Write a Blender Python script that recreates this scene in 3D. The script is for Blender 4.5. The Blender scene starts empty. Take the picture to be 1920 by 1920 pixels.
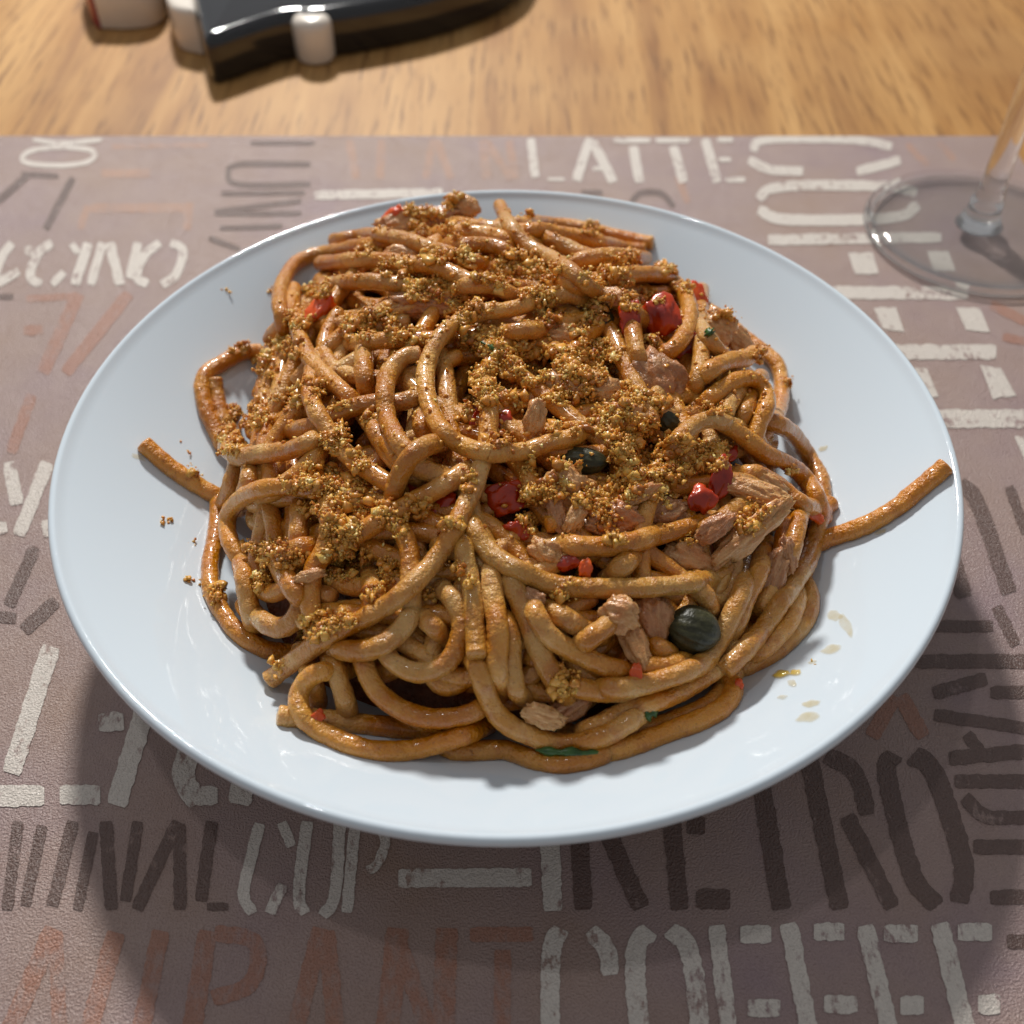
import bpy, bmesh, math, random
import numpy as np
from mathutils import Vector, Matrix, noise
from mathutils.kdtree import KDTree
from mathutils.bvhtree import BVHTree

random.seed(7)
rng = np.random.default_rng(7)
SC = bpy.context.scene
COL = SC.collection

# ------------------------------------------------------------------ camera
F = 2000.0                      # focal length in photo pixels (photo 1920 wide)
PITCH = math.radians(47.62)
CAM = Vector((0.0, -0.197, 0.2235))
cd = bpy.data.cameras.new('camera')
cam = bpy.data.objects.new('camera', cd)
COL.objects.link(cam)
cam.location = CAM
cam.rotation_euler = (math.pi / 2 - PITCH, 0, 0)
cd.sensor_width = 36.0
cd.lens = 36.0 * F / 1920.0
cd.clip_start = 0.01
cd.clip_end = 50
cd.dof.use_dof = True
cd.dof.focus_distance = 0.243
cd.dof.aperture_fstop = 13.0
SC.camera = cam

# ------------------------------------------------------------------ light
w = bpy.data.worlds.new('World')
SC.world = w
w.use_nodes = True
w.node_tree.nodes['Background'].inputs[0].default_value = (0.95, 0.97, 1.0, 1)
w.node_tree.nodes['Background'].inputs[1].default_value = 0.27


def lamp(name, loc, target, size, power, col):
    ld = bpy.data.lights.new(name, 'AREA')
    ld.shape = 'DISK'
    ld.size = size
    ld.energy = power
    ld.color = col
    o = bpy.data.objects.new(name, ld)
    COL.objects.link(o)
    o.location = loc
    o.rotation_euler = (Vector(target) - Vector(loc)).to_track_quat('-Z', 'Y').to_euler()
    return o


# ceiling lamp over the far side of the table, slightly to the left
lamp('ceiling_lamp', (-0.28, 1.24, 1.06), (0, 0, 0.03), 0.16, 30.0, (1.0, 0.97, 0.92))
# second, weaker room lamp almost overhead
lamp('ceiling_lamp', (-0.42, 0.22, 1.5), (0, 0, 0.0), 0.06, 1.6, (0.97, 0.98, 1.0))

SC.view_settings.view_transform = 'Standard'
SC.view_settings.look = 'None'
SC.view_settings.exposure = 0.0
SC.view_settings.gamma = 1.0
SC.render.engine = 'CYCLES'
SC.cycles.use_denoising = True
SC.cycles.max_bounces = 10
SC.cycles.transparent_max_bounces = 16
SC.cycles.sample_clamp_indirect = 6.0

# ------------------------------------------------------------------ helpers
CR = cam.rotation_euler.to_matrix()


def ray(px, py):
    return (CR @ Vector(((px - 960) / F, (960 - py) / F, -1.0))).normalized()


def on_plane(px, py, z=0.0):
    d = ray(px, py)
    t = (z - CAM.z) / d.z
    return CAM + d * t


def tag(o, label=None, cat=None, group=None, kind=None):
    if label: o['label'] = label
    if cat: o['category'] = cat
    if group: o['group'] = group
    if kind: o['kind'] = kind
    return o


def mesh_obj(name, verts, faces, mat, parent=None, smooth=True):
    me = bpy.data.meshes.new(name)
    me.from_pydata([tuple(v) for v in verts], [], faces)
    me.update()
    if smooth:
        me.polygons.foreach_set('use_smooth', [True] * len(me.polygons))
    if mat: me.materials.append(mat)
    o = bpy.data.objects.new(name, me)
    COL.objects.link(o)
    if parent: o.parent = parent
    return o


def empty(name, loc=(0, 0, 0)):
    o = bpy.data.objects.new(name, None)
    o.empty_display_size = 0.01
    COL.objects.link(o)
    o.location = loc
    return o


def lathe(name, prof, mat, parent=None, n=128, loc=(0, 0, 0)):
    vs, fs = [], []
    for (r, z) in prof:
        for k in range(n):
            a = 2 * math.pi * k / n
            vs.append((r * math.cos(a) + loc[0], r * math.sin(a) + loc[1], z + loc[2]))
    for i in range(len(prof) - 1):
        for k in range(n):
            a, b = i * n + k, i * n + (k + 1) % n
            fs.append((a, b, b + n, a + n))
    return mesh_obj(name, vs, fs, mat, parent)


def catmull(pts, step):
    """resample a polyline of tuples as a centripetal-like spline, about `step` apart"""
    P = [np.array(p, float) for p in pts]
    if len(P) == 2:
        P = [P[0], (P[0] + P[1]) / 2, P[1]]
    P = [2 * P[0] - P[1]] + P + [2 * P[-1] - P[-2]]
    out = []
    for i in range(1, len(P) - 2):
        n = max(2, int(np.linalg.norm(P[i + 1] - P[i]) / step))
        for k in range(n):
            t = k / n
            out.append(0.5 * ((2 * P[i]) + (P[i + 1] - P[i - 1]) * t + (2 * P[i - 1] - 5 * P[i] + 4 * P[i + 1] - P[i + 2]) * t * t
                              + (-P[i - 1] + 3 * P[i] - 3 * P[i + 1] + P[i + 2]) * t ** 3))
    out.append(P[-2])
    return out


# ------------------------------------------------------------------ materials
class NT:
    def __init__(self, name):
        self.m = bpy.data.materials.new(name)
        self.m.use_nodes = True
        self.t = self.m.node_tree
        self.b = self.t.nodes['Principled BSDF']

    def n(self, typ, **kw):
        nd = self.t.nodes.new(typ)
        for k, v in kw.items():
            if k.startswith('i_'):
                nd.inputs[k[2:].replace('_', ' ')].default_value = v
            else:
                setattr(nd, k, v)
        return nd

    def l(self, a, b):
        self.t.links.new(a, b)

    def coords(self, scale=(1, 1, 1), out='Object', rot=(0, 0, 0)):
        tc = self.n('ShaderNodeTexCoord')
        mp = self.n('ShaderNodeMapping')
        mp.inputs['Scale'].default_value = scale
        mp.inputs['Rotation'].default_value = rot
        self.l(tc.outputs[out], mp.inputs[0])
        return mp.outputs[0]

    def noise(self, vec, scale, detail=3, rough=0.5, dist=0.0):
        nd = self.n('ShaderNodeTexNoise')
        nd.inputs['Scale'].default_value = scale
        nd.inputs['Detail'].default_value = detail
        nd.inputs['Roughness'].default_value = rough
        nd.inputs['Distortion'].default_value = dist
        if vec is not None: self.l(vec, nd.inputs['Vector'])
        return nd.outputs['Fac']

    def ramp(self, fac, stops):
        nd = self.n('ShaderNodeValToRGB')
        cr = nd.color_ramp
        while len(cr.elements) < len(stops): cr.elements.new(0.5)
        for e, (p, c) in zip(cr.elements, stops):
            e.position = p
            e.color = (*c, 1) if len(c) == 3 else c
        self.l(fac, nd.inputs[0])
        return nd.outputs[0]

    def mix(self, fac, a, b, mode='MIX'):
        nd = self.n('ShaderNodeMix', data_type='RGBA', blend_type=mode)
        for s, v in ((nd.inputs[0], fac), (nd.inputs[6], a), (nd.inputs[7], b)):
            if isinstance(v, (float, int)): s.default_value = v
            elif isinstance(v, tuple): s.default_value = (*v, 1)
            else: self.l(v, s)
        return nd.outputs[2]

    def math(self, op, a, b=0.0):
        nd = self.n('ShaderNodeMath', operation=op)
        for s, v in ((nd.inputs[0], a), (nd.inputs[1], b)):
            if isinstance(v, (float, int)): s.default_value = v
            else: self.l(v, s)
        return nd.outputs[0]

    def bump(self, h, strength, dist, prev=None):
        nd = self.n('ShaderNodeBump')
        nd.inputs['Strength'].default_value = strength
        nd.inputs['Distance'].default_value = dist
        self.l(h, nd.inputs['Height'])
        if prev is not None: self.l(prev, nd.inputs['Normal'])
        self.l(nd.outputs[0], self.b.inputs['Normal'])
        return nd.outputs[0]

    def set(self, **kw):
        for k, v in kw.items():
            key = k.replace('_', ' ')
            s = self.b.inputs[key]
            if isinstance(v, (float, int)): s.default_value = v
            elif isinstance(v, tuple): s.default_value = (*v, 1) if len(v) == 3 and s.type == 'RGBA' else v
            else: self.l(v, s)
        return self


def srgb(r, g, b):
    f = lambda c: (c / 255 / 12.92) if c / 255 <= 0.04045 else ((c / 255 + 0.055) / 1.055) ** 2.4
    return (f(r), f(g), f(b))


def m_wood():
    t = NT('oak_wood')
    v = t.coords((1, 1, 1), rot=(0, 0, math.radians(8)))
    vs = t.coords((48, 3.2, 1), rot=(0, 0, math.radians(8)))
    vf = t.coords((420, 26, 1), rot=(0, 0, math.radians(8)))
    big = t.noise(v, 14, 2, 0.5)
    band = t.noise(vs, 1.0, 4, 0.55, 0.6)
    c = t.ramp(band, [(0.32, srgb(136, 90, 46)), (0.5, srgb(168, 122, 68)), (0.70, srgb(192, 148, 92))])
    c = t.mix(t.ramp(big, [(0.35, (0, 0, 0)), (0.7, (0.5, 0.5, 0.5))]), c, srgb(190, 148, 94))
    pores = t.noise(vf, 1.0, 3, 0.6)
    pf = t.ramp(pores, [(0.52, (0, 0, 0)), (0.68, (0.8, 0.8, 0.8))])
    c = t.mix(pf, c, srgb(112, 74, 38))
    t.set(Base_Color=c, Roughness=0.55, Specular_IOR_Level=0.3)
    t.bump(pores, 0.15, 0.0004)
    return t.m


def mat_cloth(name, ink=None, lo=0.40, hi=0.46, soft=1.0):
    """woven vinyl placemat; with an ink colour it is the worn print on it"""
    t = NT(name)
    v = t.coords()
    big = t.noise(v, 22, 3, 0.55)
    mid = t.noise(v, 60, 3, 0.6)
    base = t.ramp(big, [(0.30, srgb(152, 124, 109)), (0.50, srgb(152, 127, 120)), (0.70, srgb(146, 122, 124))])
    base = t.mix(t.ramp(mid, [(0.35, (0, 0, 0)), (0.75, (0.5, 0.5, 0.5))]), base, srgb(166, 142, 133))
    col = base
    if ink:
        vv = t.coords((1, 0.5, 1))
        d = t.noise(vv, 520, 4, 0.7)
        patch = t.noise(v, 60, 2, 0.5)
        d2 = t.math('ADD', t.math('MULTIPLY', d, 0.62), t.math('MULTIPLY', patch, 0.38))
        f = t.ramp(d2, [(lo, (0, 0, 0)), (hi, (soft, soft, soft))])
        col = t.mix(f, base, ink)
    grain = t.noise(v, 1900, 2, 0.6)
    cg = t.ramp(grain, [(0.3, (0.86, 0.86, 0.86)), (0.7, (1.1, 1.1, 1.1))])
    col = t.mix(0.8, col, cg, 'MULTIPLY')
    t.set(Base_Color=col, Roughness=0.36, Specular_IOR_Level=0.7)
    t.bump(grain, 1.0, 0.0005)
    return t.m


def m_opal():
    t = NT('opal_glass')
    v = t.coords()
    wv = t.noise(v, 25, 2)
    t.set(Base_Color=(0.65, 0.73, 0.80), Roughness=0.06, Specular_IOR_Level=0.5, Coat_Weight=0.25, Coat_Roughness=0.04)
    sc = t.noise(t.coords((1, 12, 1), rot=(0, 0, 0.6)), 90, 4, 0.7)
    rr = t.ramp(sc, [(0.45, (0.035, 0.035, 0.035)), (0.8, (0.09, 0.09, 0.09))])
    t.l(rr, t.b.inputs['Roughness'])
    t.bump(wv, 0.02, 0.002)
    return t.m


def m_pasta(name, c0, c1, c2):
    t = NT(name)
    oi = t.n('ShaderNodeObjectInfo')
    v = t.coords()
    a = t.noise(v, 70, 3, 0.55)
    b = t.noise(v, 210, 3, 0.6)
    col = t.ramp(a, [(0.30, c0), (0.50, c1), (0.72, c2)])
    hv = t.n('ShaderNodeHueSaturation')
    t.l(t.math('ADD', t.math('MULTIPLY', oi.outputs['Random'], 0.26), 0.86), hv.inputs['Value'])
    hv.inputs['Saturation'].default_value = 1.10
    t.l(col, hv.inputs['Color'])
    col = t.mix(t.ramp(b, [(0.50, (0, 0, 0)), (0.70, (0.7, 0.7, 0.7))]), hv.outputs[0], srgb(176, 102, 34))
    col = t.mix(t.ramp(t.noise(v, 900, 2), [(0.66, (0, 0, 0)), (0.74, (0.5, 0.5, 0.5))]), col, srgb(120, 66, 24))
    t.set(Base_Color=col, Roughness=0.34, Specular_IOR_Level=0.5, Coat_Weight=0.55, Coat_Roughness=0.10,
          Subsurface_Weight=0.3, Subsurface_Scale=0.0025)
    t.b.inputs['Subsurface Radius'].default_value = (1.0, 0.45, 0.15)
    n1 = t.bump(t.noise(v, 420, 3, 0.6), 0.7, 0.0015)
    t.bump(t.noise(v, 1400, 2, 0.6), 0.65, 0.0006, n1)
    return t.m


def m_crumb():
    t = NT('toasted_crumb')
    at = t.n('ShaderNodeAttribute', attribute_name='tone')
    c = t.ramp(at.outputs['Fac'], [(0.0, srgb(164, 94, 30)), (0.35, srgb(210, 144, 56)), (0.75, srgb(232, 178, 84)), (1.0, srgb(248, 218, 146))])
    v = t.coords()
    t.set(Base_Color=c, Roughness=0.32, Specular_IOR_Level=0.6, Subsurface_Weight=0.4, Subsurface_Scale=0.0012)
    t.b.inputs['Subsurface Radius'].default_value = (1.0, 0.5, 0.2)
    t.bump(t.noise(v, 2500, 2), 0.4, 0.0003)
    return t.m


def m_tuna(name, c0, c1, c2):
    t = NT(name)
    tc = t.n('ShaderNodeTexCoord')
    at = t.n('ShaderNodeAttribute', attribute_name='fibre')
    v = t.coords()
    fb = t.noise(at.outputs['Vector'], 1.0, 3, 0.6)
    a = t.noise(v, 150, 3)
    c = t.ramp(fb, [(0.3, c0), (0.5, c1), (0.7, c2)])
    c = t.mix(t.ramp(a, [(0.5, (0, 0, 0)), (0.75, (0.6, 0.6, 0.6))]), c, srgb(190, 104, 40))
    t.set(Base_Color=c, Roughness=0.33, Coat_Weight=0.3, Coat_Roughness=0.15, Subsurface_Weight=0.2, Subsurface_Scale=0.002)
    t.b.inputs['Subsurface Radius'].default_value = (1.0, 0.45, 0.2)
    n1 = t.bump(fb, 0.25, 0.0004)
    n2 = t.bump(t.noise(v, 420, 4, 0.65), 0.7, 0.0016, n1)
    t.bump(t.noise(v, 1300, 2), 0.4, 0.0005, n2)
    return t.m


def m_tomato(name, c0, c1):
    t = NT(name)
    v = t.coords()
    c = t.ramp(t.noise(v, 160, 3), [(0.3, c0), (0.7, c1)])
    t.set(Base_Color=c, Roughness=0.28, Coat_Weight=0.35, Coat_Roughness=0.06, Subsurface_Weight=0.3, Subsurface_Scale=0.002)
    t.b.inputs['Subsurface Radius'].default_value = (1.0, 0.25, 0.1)
    t.bump(t.noise(t.coords((1, 3, 1)), 320, 3), 0.3, 0.0006)
    return t.m


def m_caper():
    t = NT('caper_skin')
    v = t.coords()
    at = t.n('ShaderNodeAttribute', attribute_name='fibre')
    c = t.ramp(t.noise(at.outputs['Vector'], 1.0, 3, 0.6), [(0.3, srgb(34, 33, 18)), (0.6, srgb(62, 60, 36)), (0.8, srgb(98, 94, 60))])
    t.set(Base_Color=c, Roughness=0.42, Specular_IOR_Level=0.4)
    t.bump(t.noise(v, 700, 3), 0.6, 0.0006)
    return t.m


def m_parsley():
    t = NT('parsley_leaf')
    c = t.ramp(t.noise(t.coords(), 400, 3), [(0.3, srgb(28, 62, 22)), (0.7, srgb(66, 104, 44))])
    t.set(Base_Color=c, Roughness=0.35)
    return t.m


def m_sauce_core():
    t = NT('dark_sauce_core')
    c = t.ramp(t.noise(t.coords(), 160, 4), [(0.3, srgb(84, 44, 20)), (0.6, srgb(132, 74, 34)), (0.8, srgb(150, 66, 28))])  # sauce brown, kept dark so the inside of the heap looks shaded
    t.set(Base_Color=c, Roughness=0.5)
    t.bump(t.noise(t.coords(), 400, 4), 0.9, 0.002)
    return t.m


def m_oil(name, col, alpha):
    t = NT(name)
    lw = t.noise(t.coords(), 260, 3)
    at = t.n('ShaderNodeAttribute', attribute_name='edge')
    a = t.math('MULTIPLY', at.outputs['Fac'], t.ramp(lw, [(0.25, (alpha * 0.35,) * 3), (0.7, (alpha,) * 3)]))
    t.set(Base_Color=col, Roughness=0.08, Alpha=a)
    return t.m


def m_plain(name, col, rough, coat=0.0, var=0.06):
    t = NT(name)
    c = t.ramp(t.noise(t.coords(), 40, 3), [(0.3, tuple(x * (1 - var) for x in col)), (0.7, tuple(min(1, x * (1 + var)) for x in col))])
    t.set(Base_Color=c, Roughness=rough, Coat_Weight=coat, Coat_Roughness=0.04)
    t.bump(t.noise(t.coords(), 60, 2), 0.04, 0.001)
    return t.m


def m_glass(name, clear):
    """clear drinking glass: refraction, with a share of straight see-through for thin walls"""
    t = NT(name)
    t.set(Base_Color=(0.985, 0.99, 0.99), Roughness=0.0, IOR=1.48)
    t.b.inputs['Transmission Weight'].default_value = 1.0
    lw = t.noise(t.coords(), 30, 2)
    t.bump(lw, 0.01, 0.001)
    if clear > 0:
        tr = t.n('ShaderNodeBsdfTransparent')
        tr.inputs[0].default_value = (0.96, 0.97, 0.97, 1)
        mx = t.n('ShaderNodeMixShader')
        mx.inputs[0].default_value = clear
        t.l(t.b.outputs[0], mx.inputs[1])
        t.l(tr.outputs[0], mx.inputs[2])
        t.l(mx.outputs[0], t.t.nodes['Material Output'].inputs[0])
    return t.m


def m_thin(name):
    """thin clear glass: sees straight through, mirrors at grazing angles"""
    t = NT(name)
    t.t.nodes.remove(t.b)
    tr = t.n('ShaderNodeBsdfTransparent')
    tr.inputs[0].default_value = (0.95, 0.955, 0.955, 1)
    gl = t.n('ShaderNodeBsdfGlossy')
    gl.inputs['Roughness'].default_value = 0.03
    lw = t.n('ShaderNodeLayerWeight')
    lw.inputs['Blend'].default_value = 0.5
    fz = t.math('ADD', t.math('MULTIPLY', t.math('POWER', lw.outputs['Facing'], 4.0), 0.9), 0.045)
    mx = t.n('ShaderNodeMixShader')
    t.l(fz, mx.inputs[0])
    t.l(tr.outputs[0], mx.inputs[1])
    t.l(gl.outputs[0], mx.inputs[2])
    t.l(mx.outputs[0], t.t.nodes['Material Output'].inputs[0])
    return t.m


M = {}
M['wood'] = m_wood()
M['mat'] = mat_cloth('placemat_vinyl')
M['white'] = mat_cloth('print_white', srgb(206, 196, 186), 0.38, 0.46)
M['dark'] = mat_cloth('print_dark', srgb(84, 58, 48), 0.30, 0.42, 0.85)
M['orange'] = mat_cloth('print_orange', srgb(158, 96, 64), 0.34, 0.52, 0.62)
M['faint'] = mat_cloth('print_faint', srgb(178, 128, 96), 0.36, 0.54, 0.55)
M['opal'] = m_opal()
M['pasta'] = m_pasta('pasta_tan', srgb(184, 112, 48), srgb(204, 148, 84), srgb(220, 180, 124))
M['pasta_orange'] = m_pasta('pasta_orange', srgb(188, 118, 50), srgb(202, 140, 72), srgb(212, 160, 94))
M['pasta_pale'] = m_pasta('pasta_pale', srgb(194, 134, 68), srgb(208, 154, 88), srgb(218, 174, 112))
M['crumb'] = m_crumb()
M['tuna'] = m_tuna('tuna_flesh', srgb(192, 132, 76), srgb(206, 152, 94), srgb(224, 180, 126))
M['tuna_brown'] = m_tuna('tuna_flesh_brown', srgb(154, 100, 62), srgb(180, 124, 78), srgb(200, 152, 106))
M['tomato'] = m_tomato('tomato_red', srgb(140, 26, 3), srgb(204, 66, 10))
M['tomato_orange'] = m_tomato('tomato_orange', srgb(206, 62, 8), srgb(232, 104, 18))
M['caper'] = m_caper()
M['parsley'] = m_parsley()
M['sauce'] = m_sauce_core()
M['oil'] = m_oil('oil_yellow', srgb(226, 186, 30), 0.9)
M['smear'] = m_oil('oil_smear', srgb(212, 184, 104), 0.42)
M['black'] = m_plain('black_glaze', (0.012, 0.012, 0.014), 0.10, 0.6)
M['cream'] = m_plain('white_glaze', srgb(226, 216, 204), 0.25, 0.3)
M['red'] = m_plain('red_glaze', srgb(150, 52, 60), 0.3, 0.3)
M['glass'] = m_glass('stem_glass', 0.10)
M['foot_glass'] = m_thin('foot_glass')

# ------------------------------------------------------------------ the setting: table
tb = mesh_obj('table', [(-1.2, -0.7, -0.0016), (1.2, -0.7, -0.0016), (1.2, 1.5, -0.0016), (-1.2, 1.5, -0.0016),
                        (-1.2, -0.7, -0.03), (1.2, -0.7, -0.03), (1.2, 1.5, -0.03), (-1.2, 1.5, -0.03)],
              [(0, 1, 2, 3), (4, 7, 6, 5), (0, 4, 5, 1), (1, 5, 6, 2), (2, 6, 7, 3), (3, 7, 4, 0)], M['wood'], smooth=False)
tag(tb, 'warm oak table top with fine dark grain', 'table', kind='structure')

# ------------------------------------------------------------------ placemat and its print
c_far = on_plane(1889, 254)
mx0, mx1, my0, my1 = c_far.x - 0.45, c_far.x, c_far.y - 0.46, c_far.y
pm = empty('placemat', ((mx0 + mx1) / 2, (my0 + my1) / 2, -0.0014))
tag(pm, 'mauve brown vinyl placemat printed with stencilled coffee words under the plate', 'placemat')
bm = bmesh.new()
vs = [bm.verts.new(p) for p in ((mx0, my0, -0.0014), (mx1, my0, -0.0014), (mx1, my1, -0.0014), (mx0, my1, -0.0014))]
f0 = bm.faces.new(vs)
ext = bmesh.ops.extrude_face_region(bm, geom=[f0])
bmesh.ops.translate(bm, verts=[e for e in ext['geom'] if isinstance(e, bmesh.types.BMVert)], vec=(0, 0, 0.0014))
bmesh.ops.recalc_face_normals(bm, faces=bm.faces)
bmesh.ops.bevel(bm, geom=[e for e in bm.edges], offset=0.0004, segments=2, affect='EDGES')
me = bpy.data.meshes.new('sheet')
bm.to_mesh(me); bm.free()
me.materials.append(M['mat'])
sheet = bpy.data.objects.new('sheet', me)
COL.objects.link(sheet)
sheet.parent = pm
sheet.matrix_parent_inverse = Matrix.Translation(pm.location).inverted()

# word -> (colour, [(width px, [(x, y)...])...]) traced on the mat plane
W = {}
W['COFFEE'] = ('white', [(36, [(1052, 1741), (1034, 1786), (1033, 1930), (1050, 1985), (1075, 2010)]), (34, [(1106, 1744), (1138, 1782), (1145, 1828)]), (34, [(1110, 2010), (1150, 1975), (1156, 1935)]),
    (38, [(1219, 1744), (1192, 1786), (1202, 1940), (1240, 2005)]), (36, [(1256, 1742), (1293, 1786), (1312, 1940), (1290, 2005)]),
    (32, [(1343, 1735), (1376, 2010)]), (34, [(1388, 1752), (1446, 1752)]), (34, [(1402, 1890), (1463, 1890)]),
    (34, [(1478, 1731), (1533, 2010)]), (34, [(1526, 1747), (1583, 1747)]), (34, [(1545, 1883), (1608, 1883)]),
    (34, [(1622, 1735), (1686, 2010)]), (34, [(1657, 1750), (1721, 1750)]), (36, [(1688, 1885), (1732, 1885)]),
    (36, [(1762, 1731), (1830, 2010)]), (34, [(1796, 1748), (1860, 1748)]), (38, [(1834, 1883), (1875, 1883)])])
W['RETRO'] = ('dark', [(34, [(1085, 1540), (1094, 1706)]), (34, [(1130, 1540), (1202, 1703)]), (34, [(1258, 1520), (1275, 1706)]), (36, [(1288, 1547), (1322, 1547)]), (38, [(1305, 1686), (1369, 1686)]),
    (36, [(1420, 1440), (1429, 1480), (1466, 1705)]), (36, [(1515, 1410), (1575, 1705)]), (32, [(1549, 1416), (1597, 1442), (1616, 1480), (1626, 1528)]), (32, [(1588, 1530), (1674, 1702)]),
    (36, [(1678, 1414), (1664, 1455), (1710, 1637), (1757, 1699)]), (38, [(1712, 1414), (1755, 1457), (1806, 1619), (1798, 1692)])])
W['LATTE'] = ('white', [(16, [(995, 259), (1004, 333)]), (6, [(1027, 336), (1058, 336)]), (18, [(1106, 259), (1081, 339)]), (18, [(1112, 266), (1150, 342)]), (8, [(1112, 316), (1134, 316)]),
    (10, [(1150, 263), (1219, 263)]), (18, [(1187, 274), (1199, 342)]), (10, [(1230, 263), (1293, 263)]), (18, [(1262, 274), (1282, 342)]),
    (18, [(1322, 260), (1345, 342)]), (10, [(1345, 262), (1374, 262)]), (10, [(1348, 299), (1370, 299)]), (10, [(1360, 337), (1397, 337)])])
W['COFFEE_rotated'] = ('white', [(16, [(1412, 284), (1436, 262), (1600, 262), (1672, 275)]), (17, [(1404, 299), (1444, 318), (1506, 321)]), (18, [(1606, 322), (1688, 300)]),
    (19, [(1420, 373), (1466, 350), (1655, 349), (1719, 362)]), (21, [(1422, 393), (1477, 412), (1673, 408), (1722, 384)]),
    (20, [(1440, 450), (1765, 445)]), (0, [(1590, 474), (1636, 474), (1648, 514), (1603, 514)]), (0, [(1738, 470), (1778, 470), (1792, 508), (1750, 508)]),
    (24, [(1560, 548), (1815, 550)]), (0, [(1638, 577), (1680, 577), (1696, 622), (1655, 616)]), (0, [(1792, 576), (1838, 578), (1856, 622), (1812, 618)]),
    (28, [(1660, 660), (1868, 660)]), (0, [(1838, 686), (1876, 690), (1906, 742), (1862, 748)]), (0, [(1695, 690), (1738, 690), (1760, 744), (1715, 744)]),
    (34, [(1740, 785), (1925, 785)]), (0, [(1902, 818), (1950, 818), (1975, 870), (1925, 870)])])
W['CAPPUCCINO'] = ('white', [(17, [(22, 455), (2, 485), (-10, 520)]), (17, [(50, 462), (60, 478)]), (17, [(-8, 533), (35, 508)]), (17, [(98, 455), (72, 475), (57, 518), (77, 533)]), (14, [(134, 457), (147, 475)]), (15, [(98, 534), (120, 510)]),
    (19, [(166, 456), (140, 534)]), (17, [(193, 455), (170, 534)]), (19, [(205, 455), (226, 534)]), (17, [(259, 455), (243, 522)]),
    (17, [(300, 455), (270, 480), (257, 518), (277, 533)]), (17, [(320, 455), (343, 470), (330, 515), (303, 534)])])
W['CUP'] = ('white', [(22, [(487, 1544), (470, 1612), (457, 1677), (474, 1713)]), (20, [(528, 1542), (547, 1587)]), (21, [(530, 1658), (506, 1713)]), (23, [(576, 1540), (560, 1677), (573, 1713)]), (23, [(638, 1530), (628, 1677), (604, 1717)]),
    (21, [(667, 1535), (650, 1711)]), (18, [(716, 1556), (722, 1582), (706, 1622), (688, 1632)])])
W['dash'] = ('white', [(35, [(747, 1647), (997, 1645)]), (36, [(1030, 1560), (1037, 1708)])])
W['long_dash'] = ('white', [(17, [(590, 366), (830, 361)])])
W['PIZZA'] = ('white', [(36, [(96, 1212), (21, 1450)]), (40, [(-30, 1492), (83, 1492)]), (38, [(112, 1490), (188, 1490)]), (36, [(185, 1355), (232, 1352)]), (38, [(280, 1300), (218, 1510)]),
    (42, [(360, 1390), (344, 1455), (372, 1506)]), (36, [(365, 1492), (408, 1492)]), (42, [(462, 1440), (448, 1508)])])
W['JAVA'] = ('white', [(26, [(17, 866), (32, 946)]), (26, [(89, 867), (35, 1004)]), (24, [(-10, 992), (13, 988)]), (20, [(86, 975), (92, 1006)])])
W['TRADITIONAL'] = ('dark', [(22, [(34, 1540), (13, 1706)]), (22, [(79, 1548), (47, 1698)]), (24, [(137, 1540), (98, 1698)]), (20, [(175, 1560), (145, 1706)]), (25, [(198, 1540), (209, 1706)]), (22, [(258, 1540), (235, 1690)]),
    (24, [(333, 1540), (256, 1706)]), (24, [(336, 1544), (338, 1706)]), (24, [(397, 1540), (376, 1690)]), (15, [(388, 1700), (428, 1700)])])
W['RESTAURANT'] = ('orange', [(36, [(100, 1740), (15, 1940)]), (28, [(104, 1745), (112, 1940)]), (36, [(217, 1748), (165, 1940)]), (34, [(302, 1745), (262, 1940)]), (38, [(390, 1745), (358, 1940)]), (32, [(402, 1750), (470, 1762), (484, 1802), (462, 1850), (398, 1872)]),
    (34, [(602, 1740), (552, 1940)]), (34, [(612, 1745), (630, 1940)]), (44, [(746, 1740), (726, 1940)]), (34, [(752, 1780), (806, 1940)]), (42, [(838, 1740), (831, 1940)]), (28, [(881, 1752), (1000, 1752)]), (32, [(943, 1781), (940, 1940)])])
W['BRAZILIAN'] = ('dark', [(30, [(1800, 905), (1835, 948), (1893, 1112)]), (20, [(1892, 912), (1925, 1000)]), (32, [(1785, 1040), (1808, 1120)]), (22, [(1868, 1137), (1905, 1210)]), (22, [(1720, 1174), (1862, 1174)]), (26, [(1690, 1240), (1930, 1240)]),
    (26, [(1750, 1300), (1850, 1272)]), (24, [(1857, 1298), (1930, 1298)]), (24, [(1752, 1340), (1930, 1366)]), (28, [(1780, 1422), (1930, 1408)]), (24, [(1812, 1376), (1840, 1412)]), (26, [(1790, 1465), (1930, 1465)]),
    (26, [(1808, 1495), (1850, 1530), (1930, 1532)]), (28, [(1825, 1588), (1930, 1588)]), (28, [(1857, 1682), (1930, 1682)]), (28, [(1888, 1765), (1930, 1765)])])
W['MOCHA'] = ('dark', [(11, [(582, 308), (450, 308), (428, 326), (450, 346), (582, 345)]), (10, [(415, 363), (572, 361)]), (10, [(402, 397), (565, 376)]), (10, [(402, 400), (565, 400)]), (10, [(412, 428), (530, 424)]), (11, [(392, 446), (450, 468)]), (8, [(470, 268), (590, 268)]),
    (12, [(1180, 386), (1200, 363), (1240, 363), (1264, 388)]), (12, [(1090, 362), (1130, 362)])])
W['VIENNA'] = ('dark', [(14, [(50, 330), (-5, 378)]), (14, [(137, 333), (85, 430)]), (24, [(66, 1025), (16, 1136)]), (26, [(45, 1183), (105, 1126)]), (22, [(-10, 1155), (30, 1160)]), (10, [(40, 326), (110, 330)]), (12, [(-5, 556), (25, 556)])])
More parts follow.
